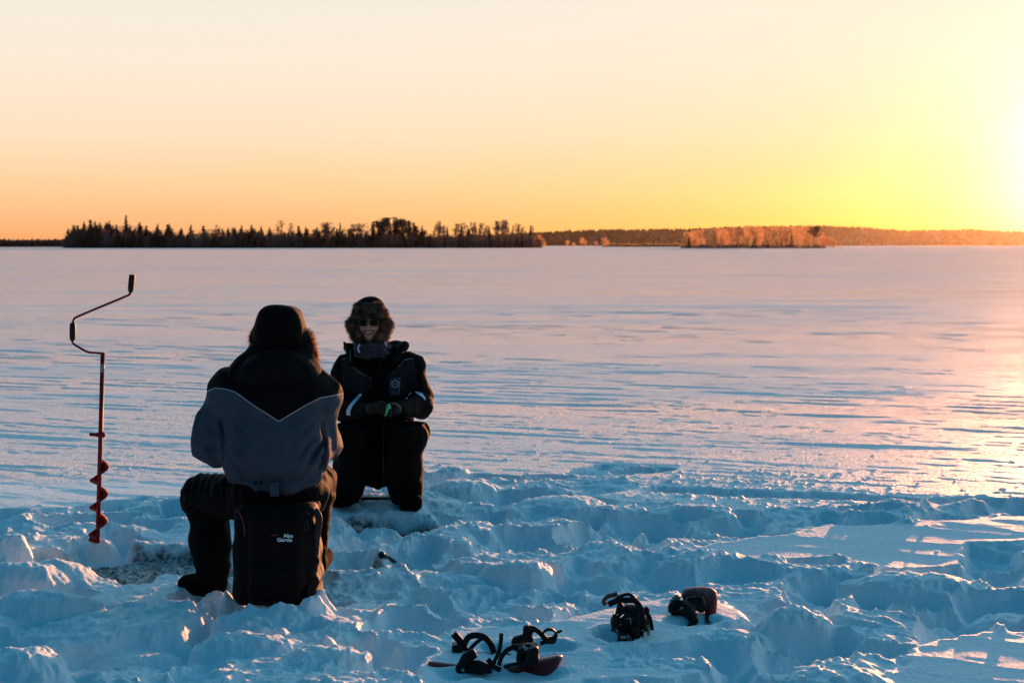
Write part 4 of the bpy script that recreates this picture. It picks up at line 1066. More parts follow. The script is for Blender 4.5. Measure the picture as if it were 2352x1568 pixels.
# sunglasses
M_gold = mat('gold_wire', (.28, .19, .09), .4, .5, 1.0); M_lens = mat('dark_lens', (.003, .004, .003), .2, .12)
def lens(cx):
    V = [(hc[0] + cx, hc[1] - .112, hc[2] + .006)]; n = 28; prof = []
    for k in range(n):
        q = 2 * math.pi * k / n; w = .0265; hgt = .023 if math.sin(q) < 0 else .0165
        dx = w * math.copysign(abs(math.cos(q)) ** .8, math.cos(q)); dz = hgt * math.copysign(abs(math.sin(q)) ** .8, math.sin(q))
        dx += -math.copysign(1, cx) * (-.003) * (dz < 0)
        prof.append((hc[0] + cx + dx, hc[1] - .1085 + abs(cx + dx) * .12, hc[2] + .007 + dz))
    V += prof; V2 = [(x, y + .0015, z) for x, y, z in V]; m_ = n + 1
    F_ = []
    for k in range(n):
        a, b = 1 + k, 1 + (k + 1) % n
        F_.append((0, b, a, a)); F_.append((m_, m_ + a, m_ + b, m_ + b)); F_.append((a, b, m_ + b, m_ + a))
    me = bpy.data.meshes.new('lens'); me.from_pydata(V + V2, [], [tuple(dict.fromkeys(f)) for f in F_]); me.materials.append(M_lens)
    return me, prof
gl = None
fr_pts = []
gls = tube('sunglasses', curve_pts([o2(-.008, -.111, .012), o2(0, -.114, .016), o2(.008, -.111, .012)]), .0016, M_gold, p2, 8)
for cx in (-.0315, .0315):
    me, prof = lens(cx); lo = bpy.data.objects.new('lens', me); col.objects.link(lo); lo.parent = gls; lo.matrix_parent_inverse = gls.matrix_world.inverted() if False else Matrix.Identity(4)
    lo.matrix_parent_inverse = Matrix.Identity(4)
    r_ = tube('rim', prof, .0011, M_gold, None, 6, closed=True); r_.parent = gls
    sg = math.copysign(1, cx); tmp = tube('temple', [o2(sg * .058, -.103, .014), o2(sg * .074, -.085, .014), o2(sg * .080, -.01, .006)], .0017, M_gold, None, 6); tmp.parent = gls
# trapper hat: cloth crown, fur brim and ear flaps
M_hat = fabric('hat_cloth', (.004, .0035, .004))
ht = S(); ht.ell(o2(0, .005, .085), (.094, .105, .080), .02); ht.ell(o2(.0, .01, .05), (.10, .11, .08), .02); ht.add(folds(.004, 12, 12, 12, 81), 0, '+')
hat = sdf_obj('trapper_hat', ht, o2(-.14, -.15, -.05), o2(.14, .15, .20), .006, M_hat, p2)
fb = S()
fb.cap(o2(-.083, -.045, .068), o2(-.04, -.098, .082), .026, .028, .02); fb.cap(o2(-.04, -.098, .082), o2(.045, -.098, .084), .028, .028, .02); fb.cap(o2(.045, -.098, .084), o2(.085, -.045, .070), .028, .026, .02)
fb.cap(o2(-.07, -.095, .105), o2(.072, -.095, .107), .020, .020, .02)
fb.cap(o2(-.075, -.095, .052), o2(.075, -.095, .052), .016, .016, .02)
for sg in (-1, 1):
    fb.cap(o2(sg * .096, -.02, .045), o2(sg * .108, -.04, -.010), .022, .038, .02)
    fb.cap(o2(sg * .106, -.045, -.015), o2(sg * .082, -.06, -.068), .042, .040, .02)
    fb.cap(o2(sg * .082, -.06, -.068), o2(sg * .042, -.062, -.112), .036, .026, .02)
fb.add(folds(.007, 22, 22, 22, 82, False), 0, '+')
V_, Q_ = surface_nets(fb, np.array(o2(-.18, -.18, -.17)), np.array(o2(.18, .1, .15)), .006)
f_ = mesh_np('hat_fur', V_, Q_, M_fur, None, True); f_.parent = hat; f_.matrix_parent_inverse = Matrix.Translation(-Vector(p2.location)) @ Matrix.Identity(4)
f_.matrix_parent_inverse = Matrix.Identity(4)
f_.matrix_world = Matrix.Identity(4)
ft = fur('fur_tufts', V_, vnorm(V_, Q_), 6500, .017, .0010, M_fur, p2, .35, .55, 6); ft.parent = hat; ft.matrix_parent_inverse = Matrix.Identity(4)
# scarf
M_sc = bpy.data.materials.new('scarf_wool'); M_sc.use_nodes = True; t = M_sc.node_tree; b_ = t.nodes['Principled BSDF']; b_.inputs['Roughness'].default_value = .9
wv = N(t, 'ShaderNodeTexWave'); wv.inputs['Scale'].default_value = 6; wv.inputs['Distortion'].default_value = 9; wv.bands_direction = 'Z'; tcn = N(t, 'ShaderNodeTexCoord'); link(t, tcn.outputs['Object'], wv.inputs['Vector'])
link(t, ramp_n(t, wv.outputs['Fac'], [(0.0, (.018, .016, .022)), (.5, (.05, .046, .06)), (.8, (.04, .012, .018)), (1.0, (.03, .028, .038))]), b_.inputs['Base Color'])
sc_ = S()
ring = [(.085, -.02), (.06, -.10), (0, -.13), (-.06, -.10), (-.085, -.02), (-.05, .07), (.05, .07)]
for i in range(len(ring)):
    a, b = ring[i], ring[(i + 1) % len(ring)]
    sc_.cap(o2(a[0] + .01, a[1] + .01, -.150), o2(b[0] + .01, b[1] + .01, -.150), .034, .034, .02)
    sc_.cap(o2(a[0] * 1.1 + .01, a[1], -.185), o2(b[0] * 1.1 + .01, b[1], -.185), .030, .030, .012)
def scf(X, Y, Z): return .006 * np.sin(Z * 170 + X * 60 + 3 * vn3(X * 12, Y * 12, Z * 12, 84))
sc_.add(scf, 0, '+')
sdf_obj('scarf', sc_, o2(-.16, -.2, -.27), o2(.17, .16, -.08), .006, M_sc, p2)
tube('scarf_stripe', curve_pts([o2(-.050, -.147, -.125), o2(-.060, -.150, -.150), o2(-.052, -.152, -.176)]), 1, mat('white_wool', (.55, .55, .62), .9), p2, 8, flat=(.006, .003))
tube('scarf_stripe', curve_pts([o2(.098, -.085, -.110), o2(.105, -.095, -.135), o2(.094, -.105, -.160)]), 1, mat('white_wool_b', (.55, .6, .65), .9), p2, 8, flat=(.007, .003))
# jacket
j = S()
j.box(Q2(874, 905, .02), (.19, .135, .24), .12, .05)
j.ell(Q2(873, 955, -.01), (.22, .17, .16), .06)
j.cap(Q2(806, 848, .02), Q2(940, 843, .02), .082, .082, .05)
j.cap(Q2(835, 822, .03), Q2(905, 820, .03), .07, .07, .05)
j.cap(Q2(795, 848, .02), Q2(782, 915, -.02), .088, .078, .04); j.cap(Q2(782, 915, -.02), R2(790, 938, -.08), .078, .072, .03); j.cap(R2(790, 938, -.08), R2(855, 941, -.36), .072, .046, .03)
j.cap(Q2(947, 845, .02), Q2(966, 910, -.02), .082, .074, .04); j.cap(Q2(966, 910, -.02), R2(964, 932, -.08), .074, .074, .03); j.cap(R2(964, 932, -.08), R2(915, 943, -.35), .072, .048, .03)
j.box(R2(873, 870, -.11), (.014, .05, .13), .012, .02)                      # storm flap
j.add(folds(.010, 6, 6, 8, 91), 0, '+'); j.add(folds(.006, 13, 13, 14, 92), 0, '+'); j.add(folds(.002, 40, 40, 40, 93), 0, '+')
XC = lambda u, v: (lambda p: (p[0], p[2]))(R2(u, v, -.13))
cx2 = lambda x, y: 716.6 + x * .3514
cy2 = lambda y: 661.5 + y * .3514
def XZ(x, y): return XC(716.6 + x * .3514, 661.5 + y * .3514)
panL = [XZ(*q) for q in [(180, 474), (215, 466), (240, 495), (310, 545), (386, 590), (386, 655), (330, 690), (290, 690), (200, 672), (186, 560)]]
panR = [XZ(*q) for q in [(476, 578), (540, 545), (570, 510), (600, 474), (656, 466), (672, 540), (690, 640), (630, 690), (560, 708), (492, 690)]]
def seam2(x, y, z):
    d = np.minimum(poly_in(x, z, panL), poly_in(x, z, panR)); return np.where(y < D2 - .02, d, np.maximum(d, .02))
bandL = [XZ(*q) for q in [(327, 688), (300, 698), (262, 745), (236, 785), (236, 818), (264, 820), (266, 785), (282, 752), (320, 705)]]
bandR = [XZ(*q) for q in [(664, 680), (690, 680), (718, 688), (744, 720), (742, 732), (715, 706), (690, 694)]]
bandR2 = [XZ(*q) for q in [(618, 706), (640, 688), (652, 686), (640, 698), (626, 712)]]
def band2(x, y, z):
    d = np.minimum(np.minimum(poly_in(x, z, bandL), poly_in(x, z, bandR)), poly_in(x, z, bandR2)); return np.where(y < D2 + .02, d, .05)
pipes = [[XZ(*q) for q in l] for l in ([(178, 478), (195, 470), (218, 467)], [(230, 496), (262, 520), (322, 562), (386, 590)], [(474, 580), (540, 545), (570, 508), (600, 475), (628, 468), (658, 468)])]
def pipe2(x, y, z):
    d = np.full(x.shape, .05)
    for l in pipes: d = np.minimum(d, np.abs(seg_dist(x, z, l)))
    return np.where(y < D2 - .02, d, .05)
M_j2 = fabric('black_suit_with_grey_panels', (.0035, .0028, .003), True, (.020, .018, .021), .0019, pattr='pipe', strap=True)
sdf_obj('jacket', j, Q2(720, 1010, -.5), Q2(1010, 790, .25), .0075, M_j2, p2, {'seam': seam2, 'band': band2, 'pipe': pipe2})
# collar / hood behind the head
cl = S(); cl.cap(Q2(800, 800, .04), Q2(845, 812, .10), .035, .045, .03); cl.cap(Q2(845, 812, .10), Q2(905, 805, .10), .045, .05, .03); cl.cap(Q2(905, 805, .10), Q2(928, 795, .02), .05, .032, .03)
cl.cap(Q2(797, 796, .0), Q2(790, 786, -.01), .016, .006, .01); cl.cap(Q2(805, 800, -.03), Q2(812, 830, -.11), .028, .022, .03); cl.cap(Q2(922, 800, -.02), Q2(905, 832, -.11), .028, .022, .03); cl.add(folds(.005, 14, 14, 14, 94), 0, '+')
sdf_obj('collar', cl, Q2(770, 850, -.2), Q2(960, 755, .22), .006, M_blk, p2)
# trousers
tr = S(); tr.ell(Q2(872, 995, -.02), (.232, .20, .14), .05)
tr.cap(Q2(845, 1010, .0), kL, .11, .10, .05); tr.cap(Q2(898, 1008, .0), kR, .11, .10, .05)
tr.ell(R2(953, 994, -.36), (.088, .10, .085), .03); tr.ell(R2(800, 1002, -.38), (.105, .10, .10), .03)
tr.cap(kL, R2(812, 1065, -.34), .095, .11, .04); tr.cap(R2(812, 1065, -.34), R2(797, 1118, -.24), .108, .095, .04); tr.cap(R2(797, 1118, -.24), R2(795, 1136, -.23), .088, .084, .03)
tr.cap(kR, R2(925, 1070, -.34), .095, .115, .04); tr.cap(R2(925, 1070, -.34), R2(932, 1122, -.26), .112, .098, .04); tr.cap(R2(932, 1122, -.26), R2(934, 1142, -.25), .090, .084, .03)
tr.cap(R2(865, 1040, -.20), R2(866, 1085, -.22), .10, .09, .04)
tr.add(folds(.012, 6, 6, 7, 95), 0, '+'); tr.add(folds(.006, 14, 14, 14, 96), 0, '+')
sdf_obj('trousers', tr, R2(740, 1180, -.60), Q2(1010, 955, .25), .009, M_blk, p2)
for an, toe in ((aL, tL), (aR, tR)):
    b = S(); an = np.array(an); toe = np.array(toe)
    b.cap(an, an + (0, 0, -.06), .066, .06, .03); b.cap(an + (0, 0, -.06), toe, .060, .050, .03); b.box((an + toe) / 2 + (0, 0, -.055), (.062, .11, .03), .025, .02); b.add(folds(.004, 20, 20, 20, 44), 0, '+')
    sdf_obj('boot', b, np.minimum(an, toe) - .16, np.maximum(an, toe) + .14, .008, M_boot, p2)
# glove on the right hand side
g_ = S(); fist(g_, wrR, hR, -1, 1.16, .004); g_.cap(wrR, np.array(wrR) + (-.01, -.03, 0), .040, .036, .02)
sdf_obj('hand_cover', g_, np.array(hR) - (.09, .09, .08), np.array(wrR) + (.07, .07, .09), .0035, M_grip, p2)
g_ = S(); fist(g_, wrL, hL, 1, .98, .004); g_.cap(wrL, np.array(wrL) + (.01, -.03, 0), .038, .034, .02)
lg = sdf_obj('hand_cover', g_, np.array(wrL) - (.08, .16, .09), np.array(hL) + (.10, .12, .09), .0035, mat('shaded_skin', (.035, .014, .011), .7, .2), p2); lg['label'] = 'cover in shaded skin colour, added over the bare hand at the rod end'  # added dark skin-brown cover, stands for shade on the bare hand
tube('glove_cuff', curve_pts([R2(918, 928, -.40), R2(920.5, 938, -.42), R2(919, 950, -.41)]), .0025, mat('grey_trim', (.12, .12, .14), .6), p2, 6)
for uv in ((906, 953), (900, 958), (913, 946)): pass
# badge on the chest
M_navy = mat('badge_cloth', (.006, .006, .016), .7); M_sil = mat('badge_thread', (.34, .34, .46), .6)
bd0 = R2(907, 884.5, -.178)
def BP(x, y, dy=0.0): q = R2(716.6 + x * .3514, 661.5 + y * .3514, -.178); return (q[0], q[1] + dy, q[2])
c4 = [BP(512, 592), BP(574, 588), BP(570, 690), BP(513, 697)]
V_ = c4 + [(x, y + .05, z) for x, y, z in c4]
bdg = mesh_np('chest_badge', V_, [(0, 3, 2, 1), (4, 5, 6, 7), (0, 1, 5, 4), (1, 2, 6, 5), (2, 3, 7, 6), (3, 0, 4, 7)], M_navy, None, smooth=False); child(bdg, p2)
def bsub(o):
    o.parent = bdg; o.matrix_parent_inverse = Matrix.Identity(4); return o
bsub(tube('badge_border', [BP(512, 592, -.001), BP(574, 588, -.001), BP(570, 690, -.001), BP(513, 697, -.001)], .0013, M_sil, None, 6, closed=True))
rp = []
for k in range(24): q = 2 * math.pi * k / 24; r_ = 21 * (1 + .03 * math.cos(6 * q)); rp.append(BP(543.5 + r_ * math.cos(q), 626 + r_ * 1.12 * math.sin(q), -.002))
bsub(tube('badge_ring', rp, .0032, M_sil, None, 8, closed=True))
st = []
for k in range(8): q = math.pi * k / 4; r_ = 11 if k % 2 == 0 else 4.2; st.append(BP(543.5 + r_ * math.cos(q), 626 + r_ * math.sin(q), -.003))
V_ = [BP(543.5, 626, -.004)] + st
me = bpy.data.meshes.new('badge_star'); me.from_pydata(V_, [], [(0, 1 + (k + 1) % 8, 1 + k) for k in range(8)]); me.materials.append(M_sil); so = bpy.data.objects.new('badge_star', me); col.objects.link(so); bsub(so)
for yy, x0, x1 in ((668, 519, 562), (678, 522, 560), (686, 528, 560)):      # the badge's unreadable small lettering: broken thread lines
    xx = x0
    while xx < x1:
        w = random.uniform(3, 7); bsub(tube('badge_stitching', [BP(xx, yy, -.001), BP(min(x1, xx + w), yy - .4, -.001)], .0010, M_sil, None, 4)); xx += w + 2.2
# draw cord on the chest
tube('draw_cord', curve_pts([Q2(810, 800, -.13), Q2(811, 812, -.16), Q2(812.5, 824, -.175)]), .0022, mat('cord', (.12, .11, .12), .7), p2, 6)
# fishing rod held in the hands
rd = empty('fishing_rod', R2(889, 942, -.47)); tag(rd, 'short green ice fishing rod held between the hands of the smiling person', 'fishing rod')
M_grn = mat('green_plastic', (.05, .62, .16), .35, .6)
rs = S(); rs.cap(R2(885.5, 954, -.475), R2(893, 930.5, -.475), .005, .010, .004); rs.cap(R2(893, 933, -.475), R2(895, 936, -.475), .0095, .008, .004)
sdf_obj('handle', rs, np.array(R2(878, 962, -.52)), np.array(R2(902, 920, -.43)), .0025, M_grn, rd)
tube('tip', [R2(885.5, 954, -.475), R2(880, 972, -.50)], [.0028, .0012], M_grip, rd, 6)
tube('line', [R2(880, 972, -.50), R2(880.5, 1150, -.50)], .0009, mat('fishing_line', (.06, .06, .06), .4), rd, 5)
# stool under the person
so_ = empty('folding_stool', Q2(865, 1150, -.05)); tag(so_, 'low black folding stool under the smiling person, its rung showing between the boots', 'stool')
M_stl = mat('black_steel', (.006, .006, .006), .4)
st_ = S(); st_.box(Q2(868, 1055, .0), (.18, .15, .022), .015); sdf_obj('seat', st_.add(folds(.003, 10, 10, 10, 3), 0, '+'), Q2(780, 1090, -.22), Q2(950, 1030, .22), .008, M_blk, so_)
skirt = S(); skirt.box(R2(868, 1088, -.10), (.155, .02, .075), .012); skirt.cap(R2(862, 1110, -.10), R2(868, 1117, -.10), .03, .02, .03)
sdf_obj('hanging_flap', skirt, R2(780, 1140, -.18), R2(950, 1055, -.02), .007, M_blk, so_)
tube('rung', [R2(800, 1144.5, -.16), R2(935, 1144, -.16)], .011, M_stl, so_, 10)
tube('rung', [R2(800, 1140, .14), R2(935, 1140, .14)], .011, M_stl, so_, 10)
for a, b in (((800, 1058), (800, 1160)), ((935, 1058), (935, 1160))):
    tube('leg', [R2(a[0], a[1], .14), R2(b[0], b[1], -.16)], .010, M_stl, so_, 10); tube('leg', [R2(a[0], a[1], -.14), R2(b[0], b[1] - 8, .16)], .010, M_stl, so_, 10)
# ================================================================ SNOWSHOES
M_plk = mat('black_binding_rubber', (.005, .004, .004), .55, .25, bump=(60, .0008))
M_deck = mat('red_deck_plastic', (.20, .012, .016), .45, .4, bump=(30, .0006))
M_met = mat('buckle_metal', (.35, .30, .26), .35, .5, .9)
def SS(u, v, d, dy=0.0): p = P(u, v, d); return (float(p[0]), float(p[1]) + dy, float(p[2]))
def gd(v, z=0.0): return float(G(1176, v, z)[1])
def settle(u, v): return hit(u, v)
def bed(ol, dz):
    for p in ol: p[2] = float(ground_z(p[0], p[1])[0]) + dz
def SS(u, v, d, dy=0.0): p = P(u, v, d); return (float(p[0]), float(p[1]) + dy, float(p[2]))
def gd(v, z=0.0): return float(G(1176, v, z)[1])
def settle(u, v, sink=.01):
    z = 0.0
    for _ in range(8): g = G(u, v, z); z = .5 * z + .5 * (float(ground_z(g[0], g[1])[0]) - sink)
    return float(G(u, v, z)[1])
def plate(name, pts, th, m, parent, bevel=.004, curl=None):
    """closed outline in world space (roughly flat) with thickness"""
    c = np.mean(np.array(pts), 0); n = len(pts); pts = [np.array(p) for p in pts]
    V = [tuple(c + (0, 0, th))] + [tuple(c + (p - c) * .93 + (0, 0, th)) for p in pts] + [tuple(p + (0, 0, th * .6)) for p in pts] + [tuple(p - (0, 0, th * .4)) for p in pts] + [tuple(c - (0, 0, th * .4))]
    F_ = []
    for k in range(n):
        j_ = (k + 1) % n
        F_ += [(0, 1 + k, 1 + j_), (1 + k, 1 + n + k, 1 + n + j_, 1 + j_), (1 + n + k, 1 + 2 * n + k, 1 + 2 * n + j_, 1 + n + j_), (1 + 3 * n, 1 + 2 * n + j_, 1 + 2 * n + k)]
    me = bpy.data.meshes.new(name); me.from_pydata(V, [], F_); me.materials.append(m)
    for p in me.polygons: p.use_smooth = True
    o = bpy.data.objects.new(name, me); col.objects.link(o); child(o, parent); return o
def strap(name, pts, w, parent, th=.0022, m=None, sub=6): return tube(name, curve_pts(pts, sub), 1, m or M_plk, parent, 10, flat=(w * 1.35, th * 1.3))
def outline(c, ax, ay, L, W, n=28, waist=.12):
    out = []
    for k in range(n):
        q = 2 * math.pi * k / n; r = 1 - waist * (1 - abs(math.cos(q))) ** 2
        out.append(np.array(c) + np.array(ax) * L * math.copysign(abs(math.cos(q)) ** .75, math.cos(q)) + np.array(ay) * W * r * math.sin(q))
    return out
# --- front left shoe -------------------------------------------------
dA = settle(1110, 1546)
a = empty('snowshoe', SS(1135, 1530, dA)); tag(a, 'red snowshoe nearest the camera, toe out of the snow, with tangled black straps', 'snowshoe', 'snowshoes lying in the snow')
cA = np.array(SS(1138, 1512, gd(1512))); axA = np.array([.995, .06, .0]); ayA = np.array([-.06, .995, 0])
ol = outline(cA - (0, 0, .055), axA, ayA, .262, .095)
bed(ol, -.042)
for p in ol:
    q = np.dot(p - cA, axA) / .262
    p[2] += .072 * max(0, q - .70) / .30 + .050 * max(0, -q - .85) / .15
plate('deck', ol, .010, M_deck, a)
s = S(); s.cap(SS(1048, 1546, dA), SS(1072, 1512, dA), .016, .020, .01); s.cap(SS(1072, 1512, dA), SS(1085, 1500, dA), .022, .016, .012); s.cap(SS(1060, 1535, dA), SS(1052, 1549, dA), .022, .012, .01); s.cap(SS(1085, 1500, dA), SS(1092, 1506, dA), .01, .006, .01); s.cap(SS(1064, 1545, dA), SS(1072, 1551, dA), .01, .006, .01)
s.add(folds(.004, 30, 30, 30, 101), 0, '+')
sdf_obj('heel_binding', s, np.array(SS(1030, 1562, dA)) - (0, .06, 0), np.array(SS(1105, 1485, dA)) + (0, .06, 0), .0035, M_plk, a)
s = S(); s.ell(SS(1098, 1545, dA), (.056, .030, .052), .01); s.box(SS(1098, 1562, dA), (.09, .06, .032), .003, .004, 's'); s.add(folds(.002, 30, 30, 30, 102), 0, '+')
sdf_obj('foot_plate', s, np.array(SS(1060, 1560, dA)) - (0, .06, 0), np.array(SS(1140, 1505, dA)) + (0, .06, 0), .0035, M_plk, a)
strap('ankle_strap', [SS(1151.5, 1453, dA), SS(1150, 1475, dA), SS(1146, 1495, dA), SS(1136, 1518, dA), SS(1130, 1534, dA)], .0065, a)
strap('ankle_strap', [SS(1120, 1513, dA), SS(1128, 1522, dA), SS(1137, 1530, dA, -.01), SS(1150, 1534, dA, -.02)], .008, a)
strap('toe_strap', [SS(1146, 1526, dA), SS(1152, 1508, dA), SS(1165, 1492, dA), SS(1184, 1484, dA), SS(1204, 1481, dA, .01)], .007, a)
strap('toe_strap', [SS(1158, 1527, dA, -.02), SS(1172, 1521, dA, -.03), SS(1190, 1517, dA, -.03)], .005, a)
s = S(); s.box(SS(1212, 1502, dA), (.040, .045, .034), .016, .01); s.box(SS(1226, 1502, dA), (.018, .045, .038), .012, .008); s.cap(SS(1180, 1486, dA), SS(1212, 1486, dA), .012, .014, .01); s.ell(SS(1199, 1500, dA, -.03), (.016, .03, .018), .006, 's')
s.add(folds(.003, 30, 30, 30, 103), 0, '+')
sdf_obj('toe_binding', s, np.array(SS(1165, 1535, dA)) - (0, .08, 0), np.array(SS(1250, 1465, dA)) + (0, .08, 0), .0035, M_plk, a)
strap('toe_strap', [SS(1192, 1522, dA, -.045), SS(1190, 1500, dA, -.05), SS(1197, 1482, dA, -.02), SS(1214, 1479, dA, .01)], .006, a)
tube('buckle', [SS(1200, 1481, dA, -.03), SS(1210, 1484, dA, -.04)], 1, M_met, a, 8, flat=(.007, .003))
tube('buckle', [SS(1062, 1530, dA, -.025), SS(1066, 1536, dA, -.03)], 1, M_met, a, 8, flat=(.006, .003))
# --- back left shoe --------------------------------------------------
dB_ = settle(1060, 1498)
b = empty('snowshoe', SS(1160, 1490, dB_)); tag(b, 'half buried snowshoe just behind the nearest one, its black binding hoops standing open', 'snowshoe', 'snowshoes lying in the snow')
cB = np.array(SS(1160, 1484, gd(1484)))
ol = outline(cB - (0, 0, .030), np.array([.99, .14, 0]), np.array([-.14, .99, 0]), .26, .09); bed(ol, -.03); plate('deck', ol, .010, M_deck, b)
strap('heel_strap', [SS(1042, 1454, dB_), SS(1050, 1464, dB_), SS(1059, 1475, dB_), SS(1064, 1488, dB_)], .011, b)
s = S(); s.box(SS(1050, 1487, dB_), (.020, .03, .018), .006, .01); s.cap(SS(1058, 1494, dB_), SS(1070, 1490, dB_), .014, .012, .01)
sdf_obj('heel_binding', s, np.array(SS(1030, 1505, dB_)) - (0, .05, 0), np.array(SS(1085, 1470, dB_)) + (0, .05, 0), .0035, M_plk, b)
strap('ankle_strap', [SS(1064, 1496, dB_), SS(1066, 1480, dB_), SS(1074, 1465, dB_), SS(1085, 1459, dB_), SS(1102, 1459, dB_), SS(1116, 1465, dB_), SS(1128, 1480, dB_), SS(1135, 1499, dB_)], .0095, b, .004)
strap('ankle_strap', [SS(1076, 1492, dB_, -.02), SS(1086, 1480, dB_, -.02), SS(1098, 1470, dB_, -.01), SS(1110, 1464, dB_)], .006, b)
strap('toe_strap', [SS(1088, 1500, dB_, -.02), SS(1100, 1495, dB_, -.03), SS(1116, 1496, dB_, -.03), SS(1132, 1500, dB_, -.02)], .004, b)
s = S(); s.ell(SS(1200, 1478, dB_), (.048, .035, .040), .01); s.box(SS(1200, 1494, dB_), (.09, .06, .028), .003, .004, 's'); s.cap(SS(1212, 1450, dB_), SS(1214, 1465, dB_), .017, .016, .012); s.cap(SS(1210, 1442, dB_), SS(1220, 1447, dB_), .014, .012, .01)
s.add(folds(.003, 30, 30, 30, 104), 0, '+')
sdf_obj('toe_binding', s, np.array(SS(1165, 1490, dB_)) - (0, .06, 0), np.array(SS(1240, 1425, dB_)) + (0, .06, 0), .0035, M_plk, b)
strap('toe_strap', [SS(1215, 1440, dB_), SS(1228, 1444, dB_), SS(1240, 1452, dB_), SS(1250, 1464, dB_), SS(1257, 1474, dB_)], .008, b)
rr = [SS(1262 + 15 * math.cos(q), 1456 + 15 * math.sin(q), dB_, .02 * math.sin(q)) for q in [2 * math.pi * k / 20 for k in range(20)]]
tube('ankle_ring', rr, 1, M_plk, b, 8, closed=True, flat=(.011, .004))
strap('strap_end', [SS(1277, 1452, dB_), SS(1284, 1450, dB_), SS(1291, 1447, dB_)], .004, b)
strap('toe_strap', [SS(1240, 1474, dB_, -.02), SS(1255, 1470, dB_, -.02), SS(1270, 1472, dB_, -.01), SS(1276, 1464, dB_)], .006, b)
# --- shoe seen end on ------------------------------------------------
dC = settle(1450, 1464)
c = empty('snowshoe', SS(1450, 1466, dC)); tag(c, 'snowshoe sunk in a hollow, a bronze lit strap arching high over its black binding', 'snowshoe', 'snowshoes lying in the snow')
W_ = lambda x, y, dy=0.0: SS(1332.2 + .15625 * x, 1332.2 + .15625 * y, dC, dy)
cC = np.array(W_(760, 830, .16)); ol = outline(cC - (0, 0, .085), np.array([.12, .99, 0]), np.array([.99, -.12, 0]), .22, .088); bed(ol, -.03); plate('deck', ol, .010, M_deck, c)
s = S(); s.ell(W_(760, 640, .04), (.083, .06, .072), .01); s.box(W_(760, 640, .1), (.065, .09, .050), .02, .01, 's'); s.box(W_(740, 905, .04), (.12, .1, .022), .004, .005, 's')
s.cap(W_(600, 440, .02), W_(600, 385, .02), .016, .012, .015); s.cap(W_(975, 470, .02), W_(990, 440, .02), .014, .011, .015)
s.box(W_(625, 800, -.04), (.022, .03, .022), .004, .006); s.box(W_(620, 790, -.05), (.014, .04, .013), .003, .003, 's'); s.box(W_(800, 740, -.03), (.018, .03, .035), .008, .01)
s.add(folds(.004, 24, 24, 24, 105), 0, '+')
sdf_obj('binding_shell', s, np.array(W_(400, 900, -.12)), np.array(W_(1120, 340, .16)), .0035, M_plk, c)
strap('ladder_strap', [W_(880, 780, -.03), W_(905, 600, -.04), W_(895, 420, -.03), W_(830, 310, -.01), W_(760, 290, .0), W_(680, 290, .0), W_(580, 300, .01), W_(490, 330, .01), W_(420, 365, .01)], .009, c, .0035)
strap('ladder_strap', [W_(860, 400, .0), W_(820, 290, .01), W_(750, 232, .02), W_(680, 222, .02), W_(600, 250, .02), W_(520, 305, .02)], .005, c, .003)
strap('ladder_strap', [W_(560, 215, .03), W_(500, 240, .03), W_(430, 255, .03), W_(370, 290, .02), W_(355, 335, .02), W_(390, 370, .015)], .008, c, .003, mat('sunlit_strap', (.10, .05, .025), .4))  # orange sunlight put into this strap's colour
strap('side_strap', [W_(470, 700, -.05), W_(500, 560, -.05), W_(570, 470, -.04), W_(640, 430, -.03)], .006, c)
strap('side_strap', [W_(1050, 700, -.03), W_(1030, 560, -.03), W_(1000, 480, -.02)], .006, c)
tube('buckle', [W_(655, 500, -.065), W_(720, 495, -.065), W_(728, 590, -.065)], .0022, M_met, c, 6)
tube('buckle', [W_(560, 590, -.065), W_(590, 585, -.065)], .003, M_met, c, 6)
tube('buckle', [W_(680, 715, -.08), W_(685, 820, -.08)], .0022, M_met, c, 6)
tube('buckle', [W_(885, 670, -.055), W_(915, 690, -.055)], .003, M_met, c, 6)
strap('side_strap', [W_(975, 620, -.04), W_(1000, 680, -.05), W_(985, 760, -.05)], .004, c, .002, M_met)
# --- shoe with the red deck on edge ----------------------------------
dD = settle(1590, 1424)
d = empty('snowshoe', SS(1595, 1430, dD)); tag(d, 'farthest snowshoe, its red deck tilted up on edge behind a black binding', 'snowshoe', 'snowshoes lying in the snow')
W2 = lambda x, y, dy=0.0: SS(1332.2 + .15625 * x, 1332.2 + .15625 * y, dD, dy)
# tilted deck: a curved red sheet open towards the camera
rows = []
path = [(1530, 300, .10), (1570, 235, .12), (1640, 222, .13), (1760, 218, .14), (1880, 215, .14), (1990, 222, .13), (2045, 250, .11), (2050, 330, .08), (2030, 430, .05), (2000, 530, .02), (1950, 590, -.01), (1880, 605, -.03)]
low = [(1550, 360, .06), (1590, 350, .06), (1650, 345, .06), (1740, 350, .06), (1800, 370, .05), (1835, 400, .05), (1850, 430, .04), (1850, 470, .03), (1845, 510, .02), (1840, 545, .01), (1835, 580, .0), (1830, 605, -.02)]
V_ = [W2(*p) for p in path] + [W2(*p) for p in low]; n = len(path)
V_ += [tuple(np.array(v) + (0.004, .008, 0)) for v in V_]; F_ = []
for k in range(n - 1):
    F_ += [(k, k + 1, n + k + 1, n + k), (2 * n + k, 3 * n + k, 3 * n + k + 1, 2 * n + k + 1), (k, 2 * n + k, 2 * n + k + 1, k + 1), (n + k, n + k + 1, 3 * n + k + 1, 3 * n + k)]
child(mesh_np('deck', V_, F_, M_deck, None), d)
s = S(); s.ell(W2(1440, 420, .02), (.040, .045, .036), .01); s.ell(W2(1430, 500, -.01), (.020, .04, .016), .008, 's'); s.cap(W2(1560, 440, .0), W2(1680, 560, -.02), .026, .02, .015); s.cap(W2(1560, 400, .02), W2(1640, 440, .01), .022, .02, .015)
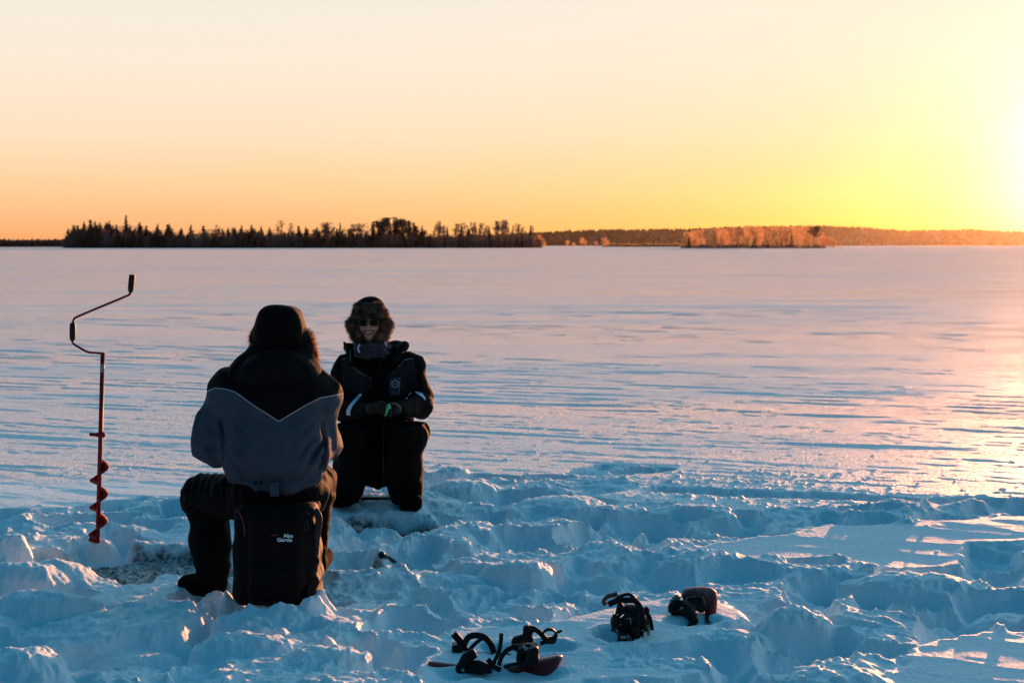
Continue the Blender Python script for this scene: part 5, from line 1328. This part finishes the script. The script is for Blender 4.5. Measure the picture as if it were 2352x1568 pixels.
s.cap(W2(1620, 330, .04), W2(1790, 330, .04), .016, .018, .01); s.cap(W2(1790, 340, .04), W2(1840, 430, .03), .018, .012, .01); s.cap(W2(1700, 380, .03), W2(1780, 450, .02), .018, .015, .012)
s.add(folds(.004, 26, 26, 26, 106), 0, '+')
sdf_obj('binding_shell', s, np.array(W2(1240, 640, -.1)), np.array(W2(1900, 250, .16)), .0035, M_plk, d)
strap('toe_strap', [W2(1320, 450, -.02), W2(1345, 360, -.02), W2(1410, 310, -.01), W2(1500, 320, -.01), W2(1590, 345, .0)], .009, d, .003)
strap('toe_strap', [W2(1345, 340, .02), W2(1400, 285, .03), W2(1440, 262, .03), W2(1480, 300, .03)], .007, d, .003, M_met)
strap('heel_strap', [W2(1630, 290, .05), W2(1680, 268, .06), W2(1730, 300, .06), W2(1800, 330, .05), W2(1850, 400, .04), W2(1800, 470, .02)], .007, d, .003)
tube('buckle', [W2(1450, 410, -.03), W2(1480, 360, -.03)], .002, M_met, d, 6); tube('buckle', [W2(1475, 410, -.03), W2(1500, 365, -.03)], .002, M_met, d, 6)
strap('frame_edge', [W2(1570, 610, -.04), W2(1640, 628, -.05)], .006, d)
# ================================================================ HAZE
bx = [(-6000, -1500, -6), (6000, -1500, -6), (6000, 5200, -6), (-6000, 5200, -6), (-6000, -1500, 190), (6000, -1500, 190), (6000, 5200, 190), (-6000, 5200, 190)]
hz = mesh_np('haze', bx, [(0, 3, 2, 1), (4, 5, 6, 7), (0, 1, 5, 4), (1, 2, 6, 5), (2, 3, 7, 6), (3, 0, 4, 7)], None, smooth=False)
hm = bpy.data.materials.new('haze'); hm.use_nodes = True; t = hm.node_tree
t.nodes.remove(t.nodes['Principled BSDF'])
pv = N(t, 'ShaderNodeVolumePrincipled'); pv.inputs['Color'].default_value = (1, .82, .62, 1); pv.inputs['Density'].default_value = HAZE
pv.inputs['Anisotropy'].default_value = .85
link(t, pv.outputs[0], t.nodes['Material Output'].inputs['Volume'])
hz.data.materials.append(hm); tag(hz, kind='stuff')
hm.cycles.homogeneous_volume = True
